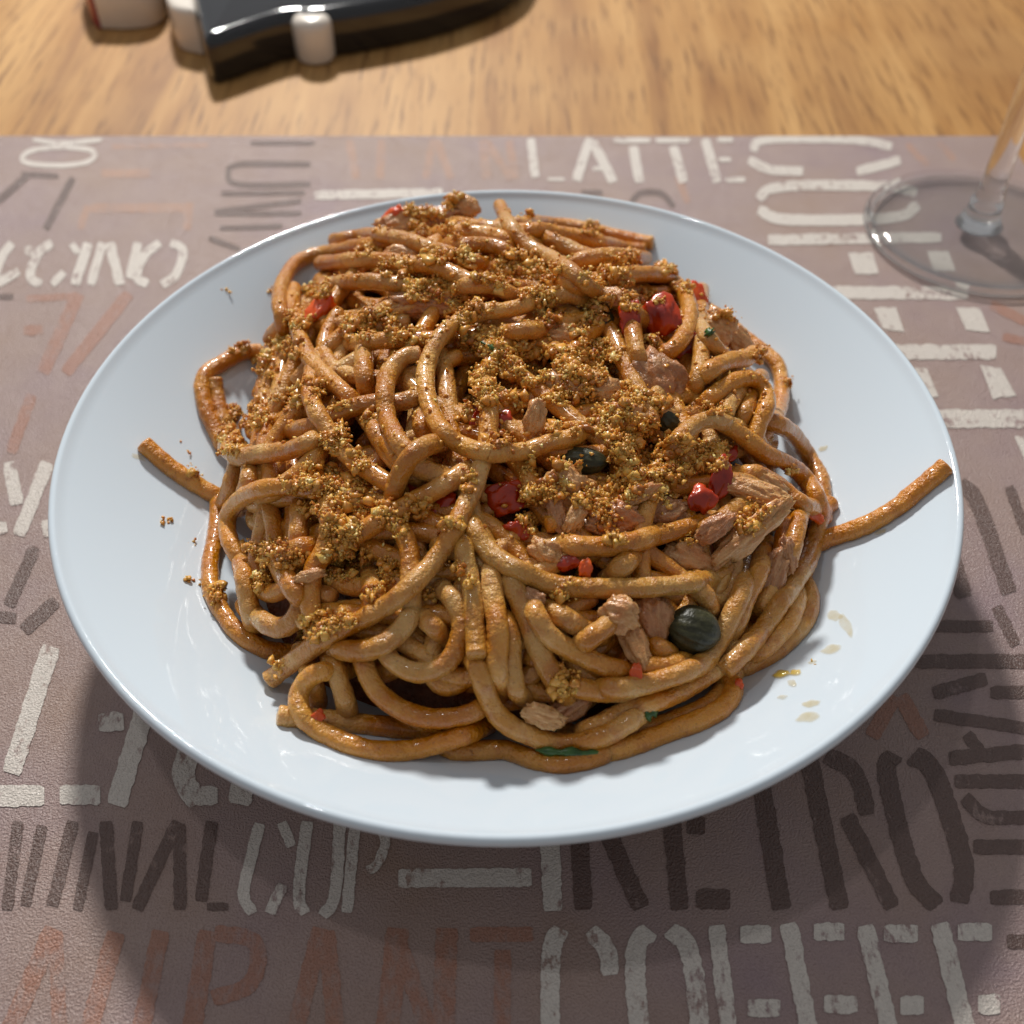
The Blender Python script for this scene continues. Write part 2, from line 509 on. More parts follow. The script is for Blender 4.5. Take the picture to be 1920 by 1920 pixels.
W['BEAN'] = ('faint', [(16, [(655, 262), (668, 335)]), (16, [(716, 262), (712, 335)]), (14, [(812, 262), (798, 335)]), (16, [(818, 262), (846, 335)]), (16, [(905, 262), (912, 335)]), (14, [(912, 264), (958, 335)]), (16, [(955, 262), (965, 335)])])
W['AROMA'] = ('orange', [(26, [(147, 550), (80, 700)]), (24, [(242, 550), (122, 700)]), (14, [(50, 560), (140, 556)]), (22, [(60, 740), (20, 850)]), (20, [(45, 620), (80, 618)]),
    (30, [(1678, 1305), (1634, 1382)]), (30, [(1688, 1305), (1732, 1382)]), (18, [(1858, 570), (1925, 604)]), (16, [(1880, 632), (1925, 640)])])
W['TASTE'] = ('faint', [(18, [(170, 390), (352, 390)]), (16, [(190, 325), (282, 325)]), (16, [(356, 380), (350, 432)]), (14, [(165, 385), (150, 430)]), (9, [(210, 275), (390, 272)]), (14, [(1270, 330), (1290, 380)]), (12, [(1700, 270), (1740, 310)]), (12, [(1760, 265), (1790, 300)]), (12, [(1800, 410), (1860, 440)])])
W['MOB'] = ('white', [(9, [(72, 279), (110, 276), (160, 279), (178, 288), (165, 303), (120, 310), (65, 308), (42, 300), (50, 286), (72, 279)]), (8, [(62, 262), (120, 268), (190, 262)])])


def stroke_mesh(width, pts, z, seed):
    if width == 0:            # a block given by its four corners
        a, b, c, d = [np.array(p, float) for p in pts]
        n, vs, fs = 8, [], []
        for i in range(n + 1):
            u = i / n
            for s, (p, q) in ((0, (a, b)), (1, (d, c))):
                r = p + (q - p) * u
                j = noise.noise(Vector((r[0] * .12, r[1] * .12, seed + s * 3))) * 3.0
                w_ = on_plane(r[0], r[1] + j, z)
                vs.append((w_.x, w_.y, z))
        return vs, [(2 * i, 2 * i + 1, 2 * i + 3, 2 * i + 2) for i in range(n)]
    P = catmull(pts, 5.0)
    P = np.array(P)
    T = np.gradient(P, axis=0)
    T /= np.linalg.norm(T, axis=1)[:, None] + 1e-9
    Nn = np.stack([-T[:, 1], T[:, 0]], 1)
    vs, fs = [], []
    n = len(P)
    for i in range(n):
        e = min(i, n - 1 - i)
        wd = width * (0.82 if e == 0 else 0.95 if e == 1 else 1.0) * 0.5
        for s in (-1, 1):
            j = noise.noise(Vector((P[i][0] * 0.09, P[i][1] * 0.09, seed + s * 3.1))) * 0.09 * width
            q = P[i] + Nn[i] * s * (wd + j)
            p = on_plane(q[0], q[1], z)
            vs.append((p.x, p.y, z))
    for i in range(n - 1):
        fs.append((2 * i, 2 * i + 1, 2 * i + 3, 2 * i + 2))
    return vs, fs


LAYER = {'faint': 0.00006, 'orange': 0.00010, 'dark': 0.00014, 'white': 0.00018}
def clusters(strokes):
    """strokes of one word that stand together"""
    sets = []
    for st in strokes:
        P = np.array(catmull(st[1], 12.0))
        near = [c for c in sets if min(np.linalg.norm(P[:, None] - Q_[None], axis=2).min() for _, Q_ in c) < 95]
        sets = [c for c in sets if not any(c is k for k in near)] + [sum(near, []) + [(st, P)]]
    return [[st for st, _ in c] for c in sets]


for wi, (word, (colr, strokes)) in enumerate(W.items()):
    for ci, group in enumerate(clusters(strokes)):
        V, Fc = [], []
        for si, (wd, pts) in enumerate(group):
            vs, fs = stroke_mesh(wd, pts, LAYER[colr], wi * 17.0 + ci * 5.0 + si * 1.7)
            # neighbouring strokes never lie in exactly the same plane
            vs = [(min(x, mx1 - 0.0008), min(y, my1 - 0.0008), z + 0.000004 * (si % 7)) for x, y, z in vs]
            o = len(V)
            V += vs
            Fc += [tuple(i + o for i in f) for f in fs]
        ob = mesh_obj('printed_word', V, Fc, M[colr], pm, smooth=False)
        bm = bmesh.new(); bm.from_mesh(ob.data)
        for f in bm.faces:
            f.normal_update()
            if f.normal.z < 0: f.normal_flip()
        bm.to_mesh(ob.data); bm.free()
        ob.matrix_parent_inverse = Matrix.Translation(pm.location).inverted()

# ------------------------------------------------------------------ plate
PX = -0.0014
PR = np.array([0, .030, .044, .055, .066, .078, .090, .100, .1065, .1085])
PZ = np.array([.0046, .0048, .0062, .0090, .0136, .0200, .0272, .0336, .0378, .0390])
_rr = np.linspace(0, .1085, 60)
_zz = np.interp(_rr, PR, PZ)
for _ in range(6):
    _zz[1:-1] = 0.25 * _zz[:-2] + 0.5 * _zz[1:-1] + 0.25 * _zz[2:]


def plate_z(x, y):
    return float(np.interp(math.hypot(x - PX, y), _rr, _zz))


prof = [(max(1e-5, r), z) for r, z in zip(_rr, _zz)]
prof += [(.1090, .0396), (.1096, .03995), (.1102, .0399), (.1107, .0395), (.1110, .0389), (.1110, .0381), (.1106, .0373), (.1098, .0364)]
for r, z in reversed(list(zip(_rr, _zz))):
    if r < .106 and r > .047:
        nz = z - .0034
        prof.append((r + .0012, nz))
prof += [(.0470, .0016), (.0462, .0002), (.0446, 0.0002), (.0438, .0014), (.0425, .0022), (.02, .0018), (1e-5, .0016)]
pl = lathe('dinner_plate', prof, M['opal'], n=160, loc=(PX, 0, 0.0003))
tag(pl, 'deep white opal glass plate holding the heap of spaghetti', 'plate')

# ------------------------------------------------------------------ the heap: implicit shape everything rests on
HC = (-.0029, .0082)
HR, HK, HH, HA, HB = .0905, 1.0, .0522, 2.74, .53


def heap_r(t):
    return HR * (1 + .0077 * math.cos(t) + .0047 * math.sin(t) - .1173 * math.cos(2 * t) - .0370 * math.sin(2 * t) + .0335 * math.cos(3 * t) + .0018 * math.sin(3 * t))


def heap_z(x, y):
    dx, dy = x - HC[0], y - HC[1]
    r = math.hypot(dx, dy) / heap_r(math.atan2(dy, dx))
    if r >= 1 or math.hypot(x - PX, y) > .099: return -1.0
    k = 1 - r ** HA
    return .012 + HH * k ** HB + .0025 * math.exp(-((x + .0146) ** 2 + (y - .0386) ** 2) / .022 ** 2) * k


def surf_z(x, y, off):
    h = heap_z(x, y)
    return max(h - off, plate_z(x, y))


def hit_heap(px, py, off, lift=0.0):
    """distance along the pixel's ray to the heap (or plate); near the outline, the nearest pass"""
    d = ray(px, py)
    best, bt = 9, None
    t = 0.15
    prev = None
    while t < 0.45:
        p = CAM + d * t
        g = p.z - surf_z(p.x, p.y, off) - lift
        inside = off < .05 and heap_z(p.x, p.y) > 0.02
        if g <= 0:
            return t
        if inside and g < best:
            best, bt = g, t
        if bt is not None and best < (0.03 if py < 820 else 0.012) and g > best + 0.004:
            return bt
        t += 0.0007
    return bt if bt and lift < .02 else (t if bt is None else bt)


R0 = 0.00222
strands = []           # dicts: pts (Vectors), r, mat, label
KP, KR = [], []        # collision samples


def tube(pts, r, seed, n=12, flat=0.0):
    P = [Vector(p) for p in pts]
    L = len(P)
    T = []
    for i in range(L):
        a, b = P[max(0, i - 1)], P[min(L - 1, i + 1)]
        T.append((b - a).normalized())
    u = T[0].orthogonal().normalized()
    vs, fs = [], []
    for i in range(L):
        u = (u - T[i] * u.dot(T[i]))
        if u.length < 1e-6: u = T[i].orthogonal()
        u.normalize()
        v = T[i].cross(u)
        e = min(i, L - 1 - i)
        k = (0.80 if e == 0 else 0.97 if e == 1 else 1.0)
        for j in range(n):
            a = 2 * math.pi * j / n
            dr = u * math.cos(a) + v * math.sin(a)
            q = P[i] + dr * r
            rr = r * k * (1 + 0.13 * noise.noise(q * 130 + Vector((seed, 0, 0))) + 0.08 * noise.noise(q * 480 + Vector((0, seed, 0))))
            if flat: rr += r * (.035 * noise.noise(q * 900) + .03 * noise.noise(q * 2000))
            vs.append(P[i] + dr * rr)
    for i in range(L - 1):
        for j in range(n):
            a, b = i * n + j, i * n + (j + 1) % n
            fs.append((a, b, b + n, a + n))
    o = len(vs)
    vs.append(P[0] - T[0] * r * 0.12); vs.append(P[-1] + T[-1] * r * 0.12)
    for j in range(n):
        fs.append((o, (j + 1) % n, j))
        b = (L - 1) * n
        fs.append((o + 1, b + j, b + (j + 1) % n))
    return vs, fs


def add_strand(pts, r, mat, fine=False):
    strands.append((pts, r, mat, fine))
    for p in pts[::2]:
        KP.append(p); KR.append(r)


# --- inner strands filling the heap (seen through the gaps)
for k in range(120):
    a = random.uniform(0, 2 * math.pi)
    rad = min(heap_r(a), .088) * math.sqrt(random.random()) * 0.88
    x, y = HC[0] + rad * math.cos(a), HC[1] + rad * math.sin(a)
    hd = a + math.pi / 2 * random.choice((-1, 1)) + random.gauss(0, 0.6)
    off = random.choice((.0075, .0085, .0095, .0105, .012, .014))
    cur = random.uniform(-30, 30)
    pts = []
    for s in range(int(random.uniform(40, 85))):
        z = max(heap_z(x, y) - off, plate_z(x, y) + R0)
        pts.append(Vector((x, y, z)))
        cur += random.gauss(0, 5)
        cur = max(-55, min(55, cur))
        rr = max(math.hypot(x - HC[0], y - HC[1]) / heap_r(math.atan2(y - HC[1], x - HC[0])), math.hypot(x - PX, y) / .104)
        if rr > 0.80:
            ti = math.atan2(HC[1] - y, HC[0] - x)
            df = (ti - hd + math.pi) % (2 * math.pi) - math.pi
            hd += 0.22 * df * (rr - 0.7) * 4
        hd += cur * 0.0013
        x += math.cos(hd) * .0013
        y += math.sin(hd) * .0013
    for _ in range(8):
        for i in range(1, len(pts) - 1):
            pts[i] = pts[i - 1] * .25 + pts[i] * .5 + pts[i + 1] * .25
    add_strand(pts, R0 * random.uniform(.94, 1.04), random.choice(('pasta', 'pasta', 'pasta_orange')))

# --- strands one can see, traced in four quarters of the photograph (origin + pixel/3.097), lowest first
Q = {1: (340, 340), 2: (940, 340), 3: (340, 860), 4: (940, 860)}


def qp(q, pts):
    ox, oy = Q[q]
    return [(ox + x / 3.097, oy + y / 3.097) for x, y in pts]


# (quarter or 0 for photo pixels, material letter, flags: s/e = start/end is a visible cut end, points)
TR = []


LAB = {}


def S(q, m, flags, pts, more=None):
    p = qp(q, pts) if q else list(pts)
    if more:
        for qq, pp in more: p += qp(qq, pp) if qq else list(pp)
    TR.append((m, flags, p))


# lowest: base coils on the plate
LAB[len(TR)] = 'orange-tan spaghetti coil bulging onto the plate below the bare spaghetti end'
S(3, 'o', 'g', [(230, 400), (180, 530), (165, 700), (195, 810), (250, 910), (320, 1000), (420, 1080), (540, 1125), (700, 1130), (850, 1120)])
LAB[len(TR)] = 'orange-tan spaghetti loop leaning out over bare plate above the bare spaghetti end'
S(1, 'o', 'gs', [(470, 985), (350, 1000), (230, 1060), (150, 1110), (120, 1190), (135, 1300), (175, 1400), (225, 1500), (260, 1600)])
S(1, 'p', 'gs', [(195, 1140), (205, 1220), (225, 1320), (250, 1430), (290, 1530)])
LAB[len(TR)] = 'outermost spaghetti arc below the orange tomato corner'
S(2, 'o', '', [(1180, 730), (1300, 810), (1420, 910), (1540, 1000), (1610, 1080), (1625, 1180), (1620, 1290), (1580, 1390), (1500, 1480)])
LAB[len(TR)] = 'glossy outer spaghetti arc beside the jutting spaghetti end'
S(2, 'o', '', [(1440, 1360), (1540, 1390), (1630, 1420), (1710, 1490), (1785, 1600), (1845, 1700), (1865, 1810), (1858, 1900)], [(4, [(1830, 380), (1790, 470)])])
LAB[len(TR)] = 'lone orange-tan spaghetti curve on the plate beneath the small parsley bit'
S(4, 'o', 'gs', [(1300, 1260), (1345, 1330), (1320, 1410), (1240, 1480), (1120, 1535), (1000, 1575), (880, 1620), (760, 1665), (620, 1700), (450, 1700)])
LAB[len(TR)] = 'spaghetti with a cut end passing under the lowest left loop'
S(3, 'p', 'gs', [(560, 1490), (650, 1500), (800, 1515), (980, 1535), (1180, 1555), (1360, 1575), (1540, 1580), (1700, 1560)])
S(3, 'o', 'g', [(1500, 1690), (1700, 1700), (1850, 1690)], [(4, [(60, 1700), (160, 1745), (300, 1770), (430, 1765), (560, 1730), (680, 1670)])])
LAB[len(TR)] = 'outer spaghetti curve lying on the plate beside the yellow oil drops'
S(4, 'p', 'g', [(1330, 1240), (1460, 1190), (1600, 1110), (1710, 1010), (1780, 900), (1790, 800), (1755, 720), (1700, 650)])
S(4, 'p', '', [(1430, 1170), (1550, 1090), (1650, 980), (1715, 860), (1735, 760)])
S(4, 'p', 'g', [(1280, 1380), (1150, 1460), (980, 1530), (820, 1580), (640, 1620)])
S(4, 'p', '', [(30, 640), (80, 760), (130, 880), (180, 1010), (240, 1150), (310, 1290), (400, 1400)])
S(4, 'p', '', [(170, 830), (210, 930), (280, 1030), (380, 1100), (500, 1160), (620, 1210), (760, 1245)])
S(4, 'p', '', [(290, 880), (390, 940), (500, 1000), (600, 1040)])
S(4, 'p', '', [(440, 1100), (530, 1030), (620, 965), (700, 900)])
S(4, 'p', '', [(840, 1060), (930, 1105), (1020, 1160)])
S(4, 'p', '', [(760, 1200), (880, 1205), (1000, 1190), (1120, 1150)])
S(4, 'p', '', [(380, 1310), (500, 1345), (640, 1360), (800, 1350), (950, 1310)])
S(4, 'p', '', [(0, 880), (60, 1050), (60, 1200), (90, 1350), (150, 1400)])
S(3, 'p', '', [(1800, 600), (1810, 800), (1840, 1000), (1830, 1180), (1860, 1330)])
S(4, 'p', '', [(1660, 300), (1640, 460), (1620, 620), (1560, 760), (1480, 900)])
S(4, 'p', '', [(1740, 280), (1720, 400), (1690, 510), (1660, 620)])
S(3, 'p', '', [(860, 1130), (905, 1250), (940, 1360), (970, 1490)])
S(3, 'p', '', [(720, 1180), (760, 1280), (790, 1400)])
S(3, 'p', '', [(1270, 380), (1320, 520), (1330, 650), (1330, 800), (1360, 900)])
S(3, 'p', '', [(1390, 900), (1450, 960), (1530, 1050)])
S(3, 'p', '', [(350, 600), (370, 720), (390, 850), (420, 960)])
S(3, 'p', '', [(420, 900), (500, 960), (570, 985), (650, 950), (690, 880), (700, 790)])
S(3, 'p', '', [(690, 260), (680, 370), (680, 460), (720, 530)])
S(3, 'p', '', [(860, 200), (850, 300), (870, 420), (830, 540), (770, 640), (745, 760), (755, 880), (770, 990)])
S(3, 'p', '', [(760, 500), (660, 525), (605, 600), (610, 690), (650, 760), (710, 830)])
S(3, 'p', '', [(1100, 700), (1110, 830), (1090, 930)])
# middle: left shoulder, back and centre
S(1, 'p', '', [(330, 1610), (300, 1720), (260, 1850)])
S(1, 'p', '', [(400, 1640), (390, 1740), (360, 1830)])
S(1, 'o', '', [(560, 860), (620, 780), (640, 700)])
LAB[len(TR)] = 'spaghetti arching around the bright orange-red tomato piece on the shoulder'
S(1, 'o', '', [(600, 860), (570, 720), (590, 590), (660, 480), (780, 425), (930, 400), (1080, 370), (1250, 360), (1420, 390), (1580, 430), (1750, 490)])
S(1, 'p', '', [(960, 330), (1100, 310), (1260, 330), (1400, 370), (1530, 430)])
S(1, 'p', '', [(880, 470), (1020, 455), (1180, 460), (1350, 480), (1500, 505), (1650, 570), (1780, 620)])
S(1, 'p', '', [(940, 590), (1080, 580), (1200, 590), (1330, 610)])
S(1, 'p', '', [(1600, 610), (1720, 600), (1830, 615), (1920, 660)])
S(1, 'p', '', [(1620, 250), (1760, 270), (1900, 290)], [(2, [(80, 320), (200, 380)])])
S(1, 'p', '', [(1560, 300), (1700, 300), (1850, 330)], [(2, [(50, 400)])])
S(1, 'p', '', [(1620, 370), (1760, 370), (1880, 400)], [(2, [(80, 470)])])
S(2, 'p', 'e', [(60, 250), (180, 240), (330, 250), (480, 275), (640, 310), (780, 345), (880, 375)])
S(2, 'o', 'e', [(130, 290), (280, 290), (420, 320), (560, 350), (720, 390), (840, 400)])
S(2, 'p', '', [(230, 320), (340, 360), (440, 410), (540, 440), (680, 460)])
S(2, 'p', '', [(400, 480), (500, 450), (620, 430), (760, 440)])
S(2, 'p', '', [(0, 880), (100, 870), (220, 860)])
S(2, 'p', '', [(130, 660), (260, 665), (400, 660), (500, 700)])
S(2, 'p', '', [(330, 560), (420, 600), (500, 650)])
S(2, 'p', '', [(1160, 700), (1155, 850), (1160, 980), (1150, 1110), (1120, 1220)])
S(2, 'p', '', [(1160, 850), (1230, 950), (1310, 1040), (1400, 1110)])
S(2, 'p', 'e', [(1150, 1150), (1240, 1080), (1330, 1040), (1420, 1030), (1470, 990)])
S(2, 'p', '', [(1260, 1420), (1310, 1320), (1370, 1230), (1440, 1180)])
S(2, 'o', '', [(1370, 1420), (1420, 1330), (1450, 1240)])
LAB[len(TR)] = 'small closed spaghetti loop next to the olive green half-buried caper'
S(2, 'o', '', [(1160, 1300), (1260, 1220), (1370, 1155), (1470, 1150), (1535, 1220), (1540, 1310), (1500, 1400), (1480, 1490), (1530, 1560)])
S(2, 'p', '', [(1380, 1700), (1480, 1700), (1570, 1740), (1650, 1800), (1730, 1860), (1820, 1900)])
LAB[len(TR)] = 'thick spaghetti running down from the half-buried caper to the outer arcs'
S(2, 'o', '', [(1220, 1370), (1330, 1430), (1430, 1500), (1530, 1580), (1640, 1625), (1740, 1700), (1815, 1800), (1850, 1900)])
S(2, 'p', '', [(970, 1600), (1040, 1490), (1130, 1410), (1230, 1385), (1340, 1420)])
S(2, 'p', '', [(1240, 1780), (1350, 1740), (1450, 1760), (1530, 1830)])
S(4, 'p', '', [(350, 500), (500, 510), (640, 505), (780, 480), (900, 440)])
S(4, 'p', '', [(620, 700), (690, 630), (780, 560)])
S(4, 'p', '', [(1130, 420), (1250, 380), (1350, 300), (1450, 240), (1560, 220)])
S(4, 'p', '', [(1080, 700), (1150, 760), (1200, 820), (1220, 900)])
S(4, 'p', '', [(1520, 560), (1480, 700), (1410, 830), (1360, 960), (1300, 1070)])
S(4, 'p', '', [(430, 1610), (560, 1550), (700, 1480), (850, 1430), (1000, 1370), (1150, 1290), (1290, 1180), (1400, 1050)])
LAB[len(TR)] = 'spaghetti sweeping just below the big caper and up the flank'
S(4, 'p', '', [(560, 1330), (720, 1330), (880, 1300), (1030, 1250), (1160, 1190), (1250, 1090), (1320, 950), (1390, 800), (1420, 680)])
LAB[len(TR)] = 'long spaghetti with a blunt end passing right of the big caper'
S(4, 'p', 's', [(1290, 1230), (1370, 1150), (1450, 1070), (1550, 950), (1610, 850), (1690, 740), (1770, 610), (1815, 480), (1850, 360)])
S(2, 'p', '', [(760, 760), (765, 880), (790, 1000), (830, 1080)])
S(2, 'p', '', [(560, 620), (640, 580), (750, 550), (870, 540)])
LAB[len(TR)] = 'spaghetti loop framing the dark red tomato piece'
S(2, 'o', '', [(580, 570), (700, 545), (850, 540), (970, 560), (1050, 630), (1090, 730), (1080, 850), (1020, 950), (930, 1010)])
LAB[len(TR)] = 'straight spaghetti slanting from the summit toward the tomato loop'
S(2, 'p', 's', [(-10, 140), (50, 260), (150, 370), (280, 440), (400, 520), (520, 620), (640, 690), (740, 740), (800, 790)])
S(1, 'p', '', [(1020, 940), (1150, 925), (1300, 915), (1450, 920), (1560, 900)])
S(1, 'p', '', [(1060, 990), (1060, 1120), (1080, 1230)])
S(1, 'p', '', [(670, 820), (700, 930), (760, 1050), (850, 1140), (940, 1220), (1030, 1310)])
S(1, 'p', '', [(680, 1440), (760, 1420), (860, 1380), (960, 1330), (1080, 1290), (1200, 1290), (1320, 1270), (1430, 1220)])
S(1, 'p', '', [(1080, 1380), (1150, 1490), (1220, 1590), (1310, 1680), (1420, 1740)])
S(1, 'p', '', [(1400, 1330), (1400, 1430), (1440, 1510)])
S(1, 'p', '', [(1180, 1500), (1260, 1590), (1350, 1650), (1480, 1700), (1590, 1720)])
S(1, 'p', '', [(830, 1540), (740, 1640), (640, 1730), (540, 1800), (450, 1840)])
LAB[len(TR)] = 'spaghetti bend covered with crumbs right above the bare spaghetti end'
S(1, 'p', '', [(280, 1470), (265, 1550), (340, 1600), (470, 1580), (600, 1570), (720, 1530), (820, 1470)])
LAB[len(TR)] = 'crumb-speckled spaghetti descending from the tomato shoulder to the diagonal strand'
S(1, 'p', '', [(760, 1100), (745, 1220), (785, 1340), (850, 1440), (910, 1530), (1000, 1620), (1100, 1690), (1200, 1750), (1300, 1790)])
LAB[len(TR)] = 'smaller hooked spaghetti beside the wide pale hook'
S(1, 'p', 's', [(1390, 1005), (1290, 1020), (1210, 1110), (1180, 1230), (1195, 1370), (1245, 1490), (1320, 1580), (1400, 1640)])
LAB[len(TR)] = 'orange-tan spaghetti bend holding crumbs above the coil on the plate'
S(3, 'o', '', [(870, 190), (760, 180), (640, 165), (500, 170), (380, 210), (290, 290), (265, 390), (290, 500), (330, 560)])
S(1, 'p', '', [(1560, 1520), (1440, 1530), (1350, 1580), (1280, 1680), (1240, 1790), (1230, 1880)])
LAB[len(TR)] = 'straight spaghetti crossing beneath the long diagonal strand'
S(3, 'p', '', [(940, 520), (1000, 460), (1090, 400), (1210, 330), (1330, 260), (1480, 180), (1600, 110), (1720, 30)])
LAB[len(TR)] = 'spaghetti ring below the long diagonal strand'
S(3, 'p', '', [(1160, 1060), (1200, 1150), (1290, 1220), (1400, 1245), (1510, 1205), (1590, 1120), (1625, 1010), (1615, 900), (1570, 810), (1500, 740)])
S(3, 'p', '', [(1040, 1120), (1070, 1230), (1130, 1340), (1230, 1430), (1360, 1490), (1500, 1510), (1640, 1490), (1780, 1430)])
LAB[len(TR)] = 'lowest spaghetti loop with the orange tomato scrap on it'
S(3, 'o', '', [(900, 1230), (790, 1245), (710, 1310), (680, 1410), (720, 1510), (820, 1590), (960, 1650), (1110, 1695), (1260, 1700), (1410, 1675), (1560, 1630), (1720, 1570)])
LAB[len(TR)] = 'long pale spaghetti curving under the round tuna lump to the craggy tuna chunk'
S(3, 'y', '', [(1660, 330), (1720, 450), (1800, 550), (1900, 620)], [(4, [(110, 650), (230, 710), (360, 740), (520, 750), (700, 752), (880, 745), (1050, 735), (1180, 710)])])
LAB[len(TR)] = 'spaghetti curving from the hanging straight end down to the parsley shred'
S(3, 'p', '', [(1680, 1120), (1735, 1240), (1770, 1360), (1830, 1480), (1920, 1560)], [(4, [(130, 1590), (260, 1640), (400, 1655), (540, 1630), (680, 1570), (820, 1470)])])
S(3, 'y', 'e', [(1630, 430), (1650, 580), (1680, 720), (1695, 860), (1708, 1010), (1712, 1150)])
S(3, 'p', '', [(1360, 860), (1290, 980), (1190, 1065), (1080, 1110), (960, 1115), (850, 1090)])
S(1, 'p', 'e', [(1760, 1160), (1790, 1300), (1780, 1440), (1770, 1560), (1735, 1660), (1700, 1780)], [(3, [(1650, 270), (1580, 420), (1500, 550), (1410, 660), (1310, 760), (1200, 850), (1070, 925), (930, 995), (800, 1070), (690, 1145), (590, 1220), (500, 1290)])])
S(1, 'y', '', [(2080, 690), (1900, 745), (1780, 755), (1660, 790), (1545, 860), (1460, 970), (1420, 1100), (1425, 1240), (1470, 1380), (1560, 1490), (1680, 1555), (1800, 1580), (1920, 1575)], [(2, [(160, 1560), (280, 1520), (400, 1490), (500, 1440)])])
# two ends that leave the heap
S(0, 'o', 's', [(268, 830), (302, 862), (350, 898), (400, 926), (450, 950)])
S(0, 'o', 'e', [(1500, 1040), (1548, 1012), (1610, 990), (1665, 963), (1722, 918), (1776, 872)])

MATS = {'o': 'pasta_orange', 'p': 'pasta', 'y': 'pasta_pale'}
n_in = len(strands)
for ti, (m, flags, pix) in enumerate(TR):
    r = R0 * (0.96 + 0.08 * random.random())
    pp = catmull(pix, 4.0)
    # hidden ends run on a little below their neighbours
    if 's' not in flags:
        v = (pp[0] - pp[4]) / 4.0
        pp = [pp[0] + v * k for k in range(6, 0, -1)] + pp
    if 'e' not in flags:
        v = (pp[-1] - pp[-5]) / 4.0
        pp = pp + [pp[-1] + v * k for k in range(1, 7)]
    n = len(pp)
    dirs = [ray(*p) for p in pp]
    out_lying = ti >= len(TR) - 2
    lies = out_lying or 'g' in flags
    ts = np.array([hit_heap(p[0], p[1], .08 if lies else .0058, r) for p in pp])
    # take out single jumps at the outline
    for _ in range(3):
        med = np.array([np.median(ts[max(0, i - 4):i + 5]) for i in range(n)])
        ts = np.where(np.abs(ts - med) > .006, med, ts)
    kd = KDTree(len(KP))
    for i, p in enumerate(KP): kd.insert(p, i)
    kd.balance()
    lim = np.full(n, 9.0)
    KA = np.array([tuple(p) for p in KP]) - np.array(CAM)
    KRa = np.array(KR)
    for i in range(n):
        d = np.array(dirs[i])
        pj = KA @ d
        rho2 = (KA ** 2).sum(1) - pj ** 2
        s = (r + KRa) * 0.80
        ok = rho2 < s * s
        if ok.any():
            c = pj[ok] - np.sqrt(s[ok] ** 2 - rho2[ok])
            c = c[c > ts[i] - .016]
            if len(c): lim[i] = c.min()
    if lies: lim[:] = 9.0
    tt = np.minimum(ts, lim)
    for _ in range(60):
        sm = tt.copy()
        sm[1:-1] = .25 * tt[:-2] + .5 * tt[1:-1] + .25 * tt[2:]
        sm[0] = .5 * tt[0] + .5 * tt[1]; sm[-1] = .5 * tt[-1] + .5 * tt[-2]
        tt = np.minimum(sm, lim + .0004)
    for _ in range(6):
        tt[1:-1] = .25 * tt[:-2] + .5 * tt[1:-1] + .25 * tt[2:]
    # hidden ends dive into the heap
    for i in range(n):
        if 's' not in flags and i < 13: tt[i] += .014 * ((13 - i) / 13) ** 1.4
        if 'e' not in flags and n - 1 - i < 13: tt[i] += .014 * ((13 - (n - 1 - i)) / 13) ** 1.4
    pts = [CAM + dirs[i] * float(tt[i]) for i in range(n)]
    for p in pts:
        p.z = max(p.z, plate_z(p.x, p.y) + r * 0.9)
    for _ in range(3):
        for i in range(1, n - 1):
            pts[i] = pts[i - 1] * .25 + pts[i] * .5 + pts[i + 1] * .25
    add_strand(pts, r, MATS[m], True)

SPECIAL = {**LAB, len(TR) - 2: 'orange-tan spaghetti end lying bare on the plate beside the loose crumbs',
           len(TR) - 1: 'orange-tan spaghetti end reaching out of the heap up to the plate rim',
           len(TR) - 3: 'pale spaghetti strand forming the wide hook over the top of the heap',
           len(TR) - 4: 'long spaghetti strand running diagonally down the heap to a cut end above the plate',
           len(TR) - 6: 'yellowish straight spaghetti end hanging down the front of the heap'}
GV, GF = [], []
for k, (pts, r, mat, fine) in enumerate(strands):
    if fine:
        P3 = catmull([tuple(p) for p in pts], .00032)
        vs, fs = tube(P3, r, k * 3.7, 18, 1.0)
    else:
        vs, fs = tube(pts, r, k * 3.7)
    o = mesh_obj('spaghetti_strand', vs, fs, M[mat])
    sp = SPECIAL.get(k - n_in)
    if sp:
        tag(o, sp, 'spaghetti')
    else:
        tag(o, 'sauced tan spaghetti strand coiled in the tangle on the white plate', 'spaghetti', 'spaghetti strands in the heap')
    b = len(GV)
    GV += [tuple(v) for v in vs]
    GF += [tuple(i + b for i in f) for f in fs]

# --- sauce-coloured core, added to block see-through and darken the gaps like shade
vs, fs = [], []
NA, NRr = 72, 26
for i in range(NRr + 1):
    for j in range(NA):
        a = 2 * math.pi * j / NA
        rr = min(heap_r(a) * 0.86, .082) * i / NRr
        x, y = HC[0] + rr * math.cos(a), HC[1] + rr * math.sin(a)
        z = heap_z(x, y) - .0160 - .02 * max(0, i / NRr - .8) / .2 + .002 * noise.noise(Vector((x * 120, y * 120, 3)))
        vs.append((x, y, max(z, plate_z(x, y) + .0006)))
for i in range(NRr):
    for j in range(NA):
        a, b = i * NA + j, i * NA + (j + 1) % NA
        fs.append((a, b, b + NA, a + NA))
tag(mesh_obj('dark_sauce_core', vs, fs, M['sauce']), 'dark brown sauce core added inside the heap to shade the gaps between the strands', 'sauce', kind='stuff')
b = len(GV); GV += vs; GF += [tuple(i + b for i in f) for f in fs]
BV = BVHTree.FromPolygons(GV, GF)


# --- lumps: tuna, tomato, capers
def place(px, py, depth):
    d = ray(px, py)
    h = BV.ray_cast(CAM, d)
    tf = hit_heap(px, py, .003)
    t = h[3] if h[0] is not None and h[3] < tf + .010 else tf
    return CAM + d * (t + depth), t


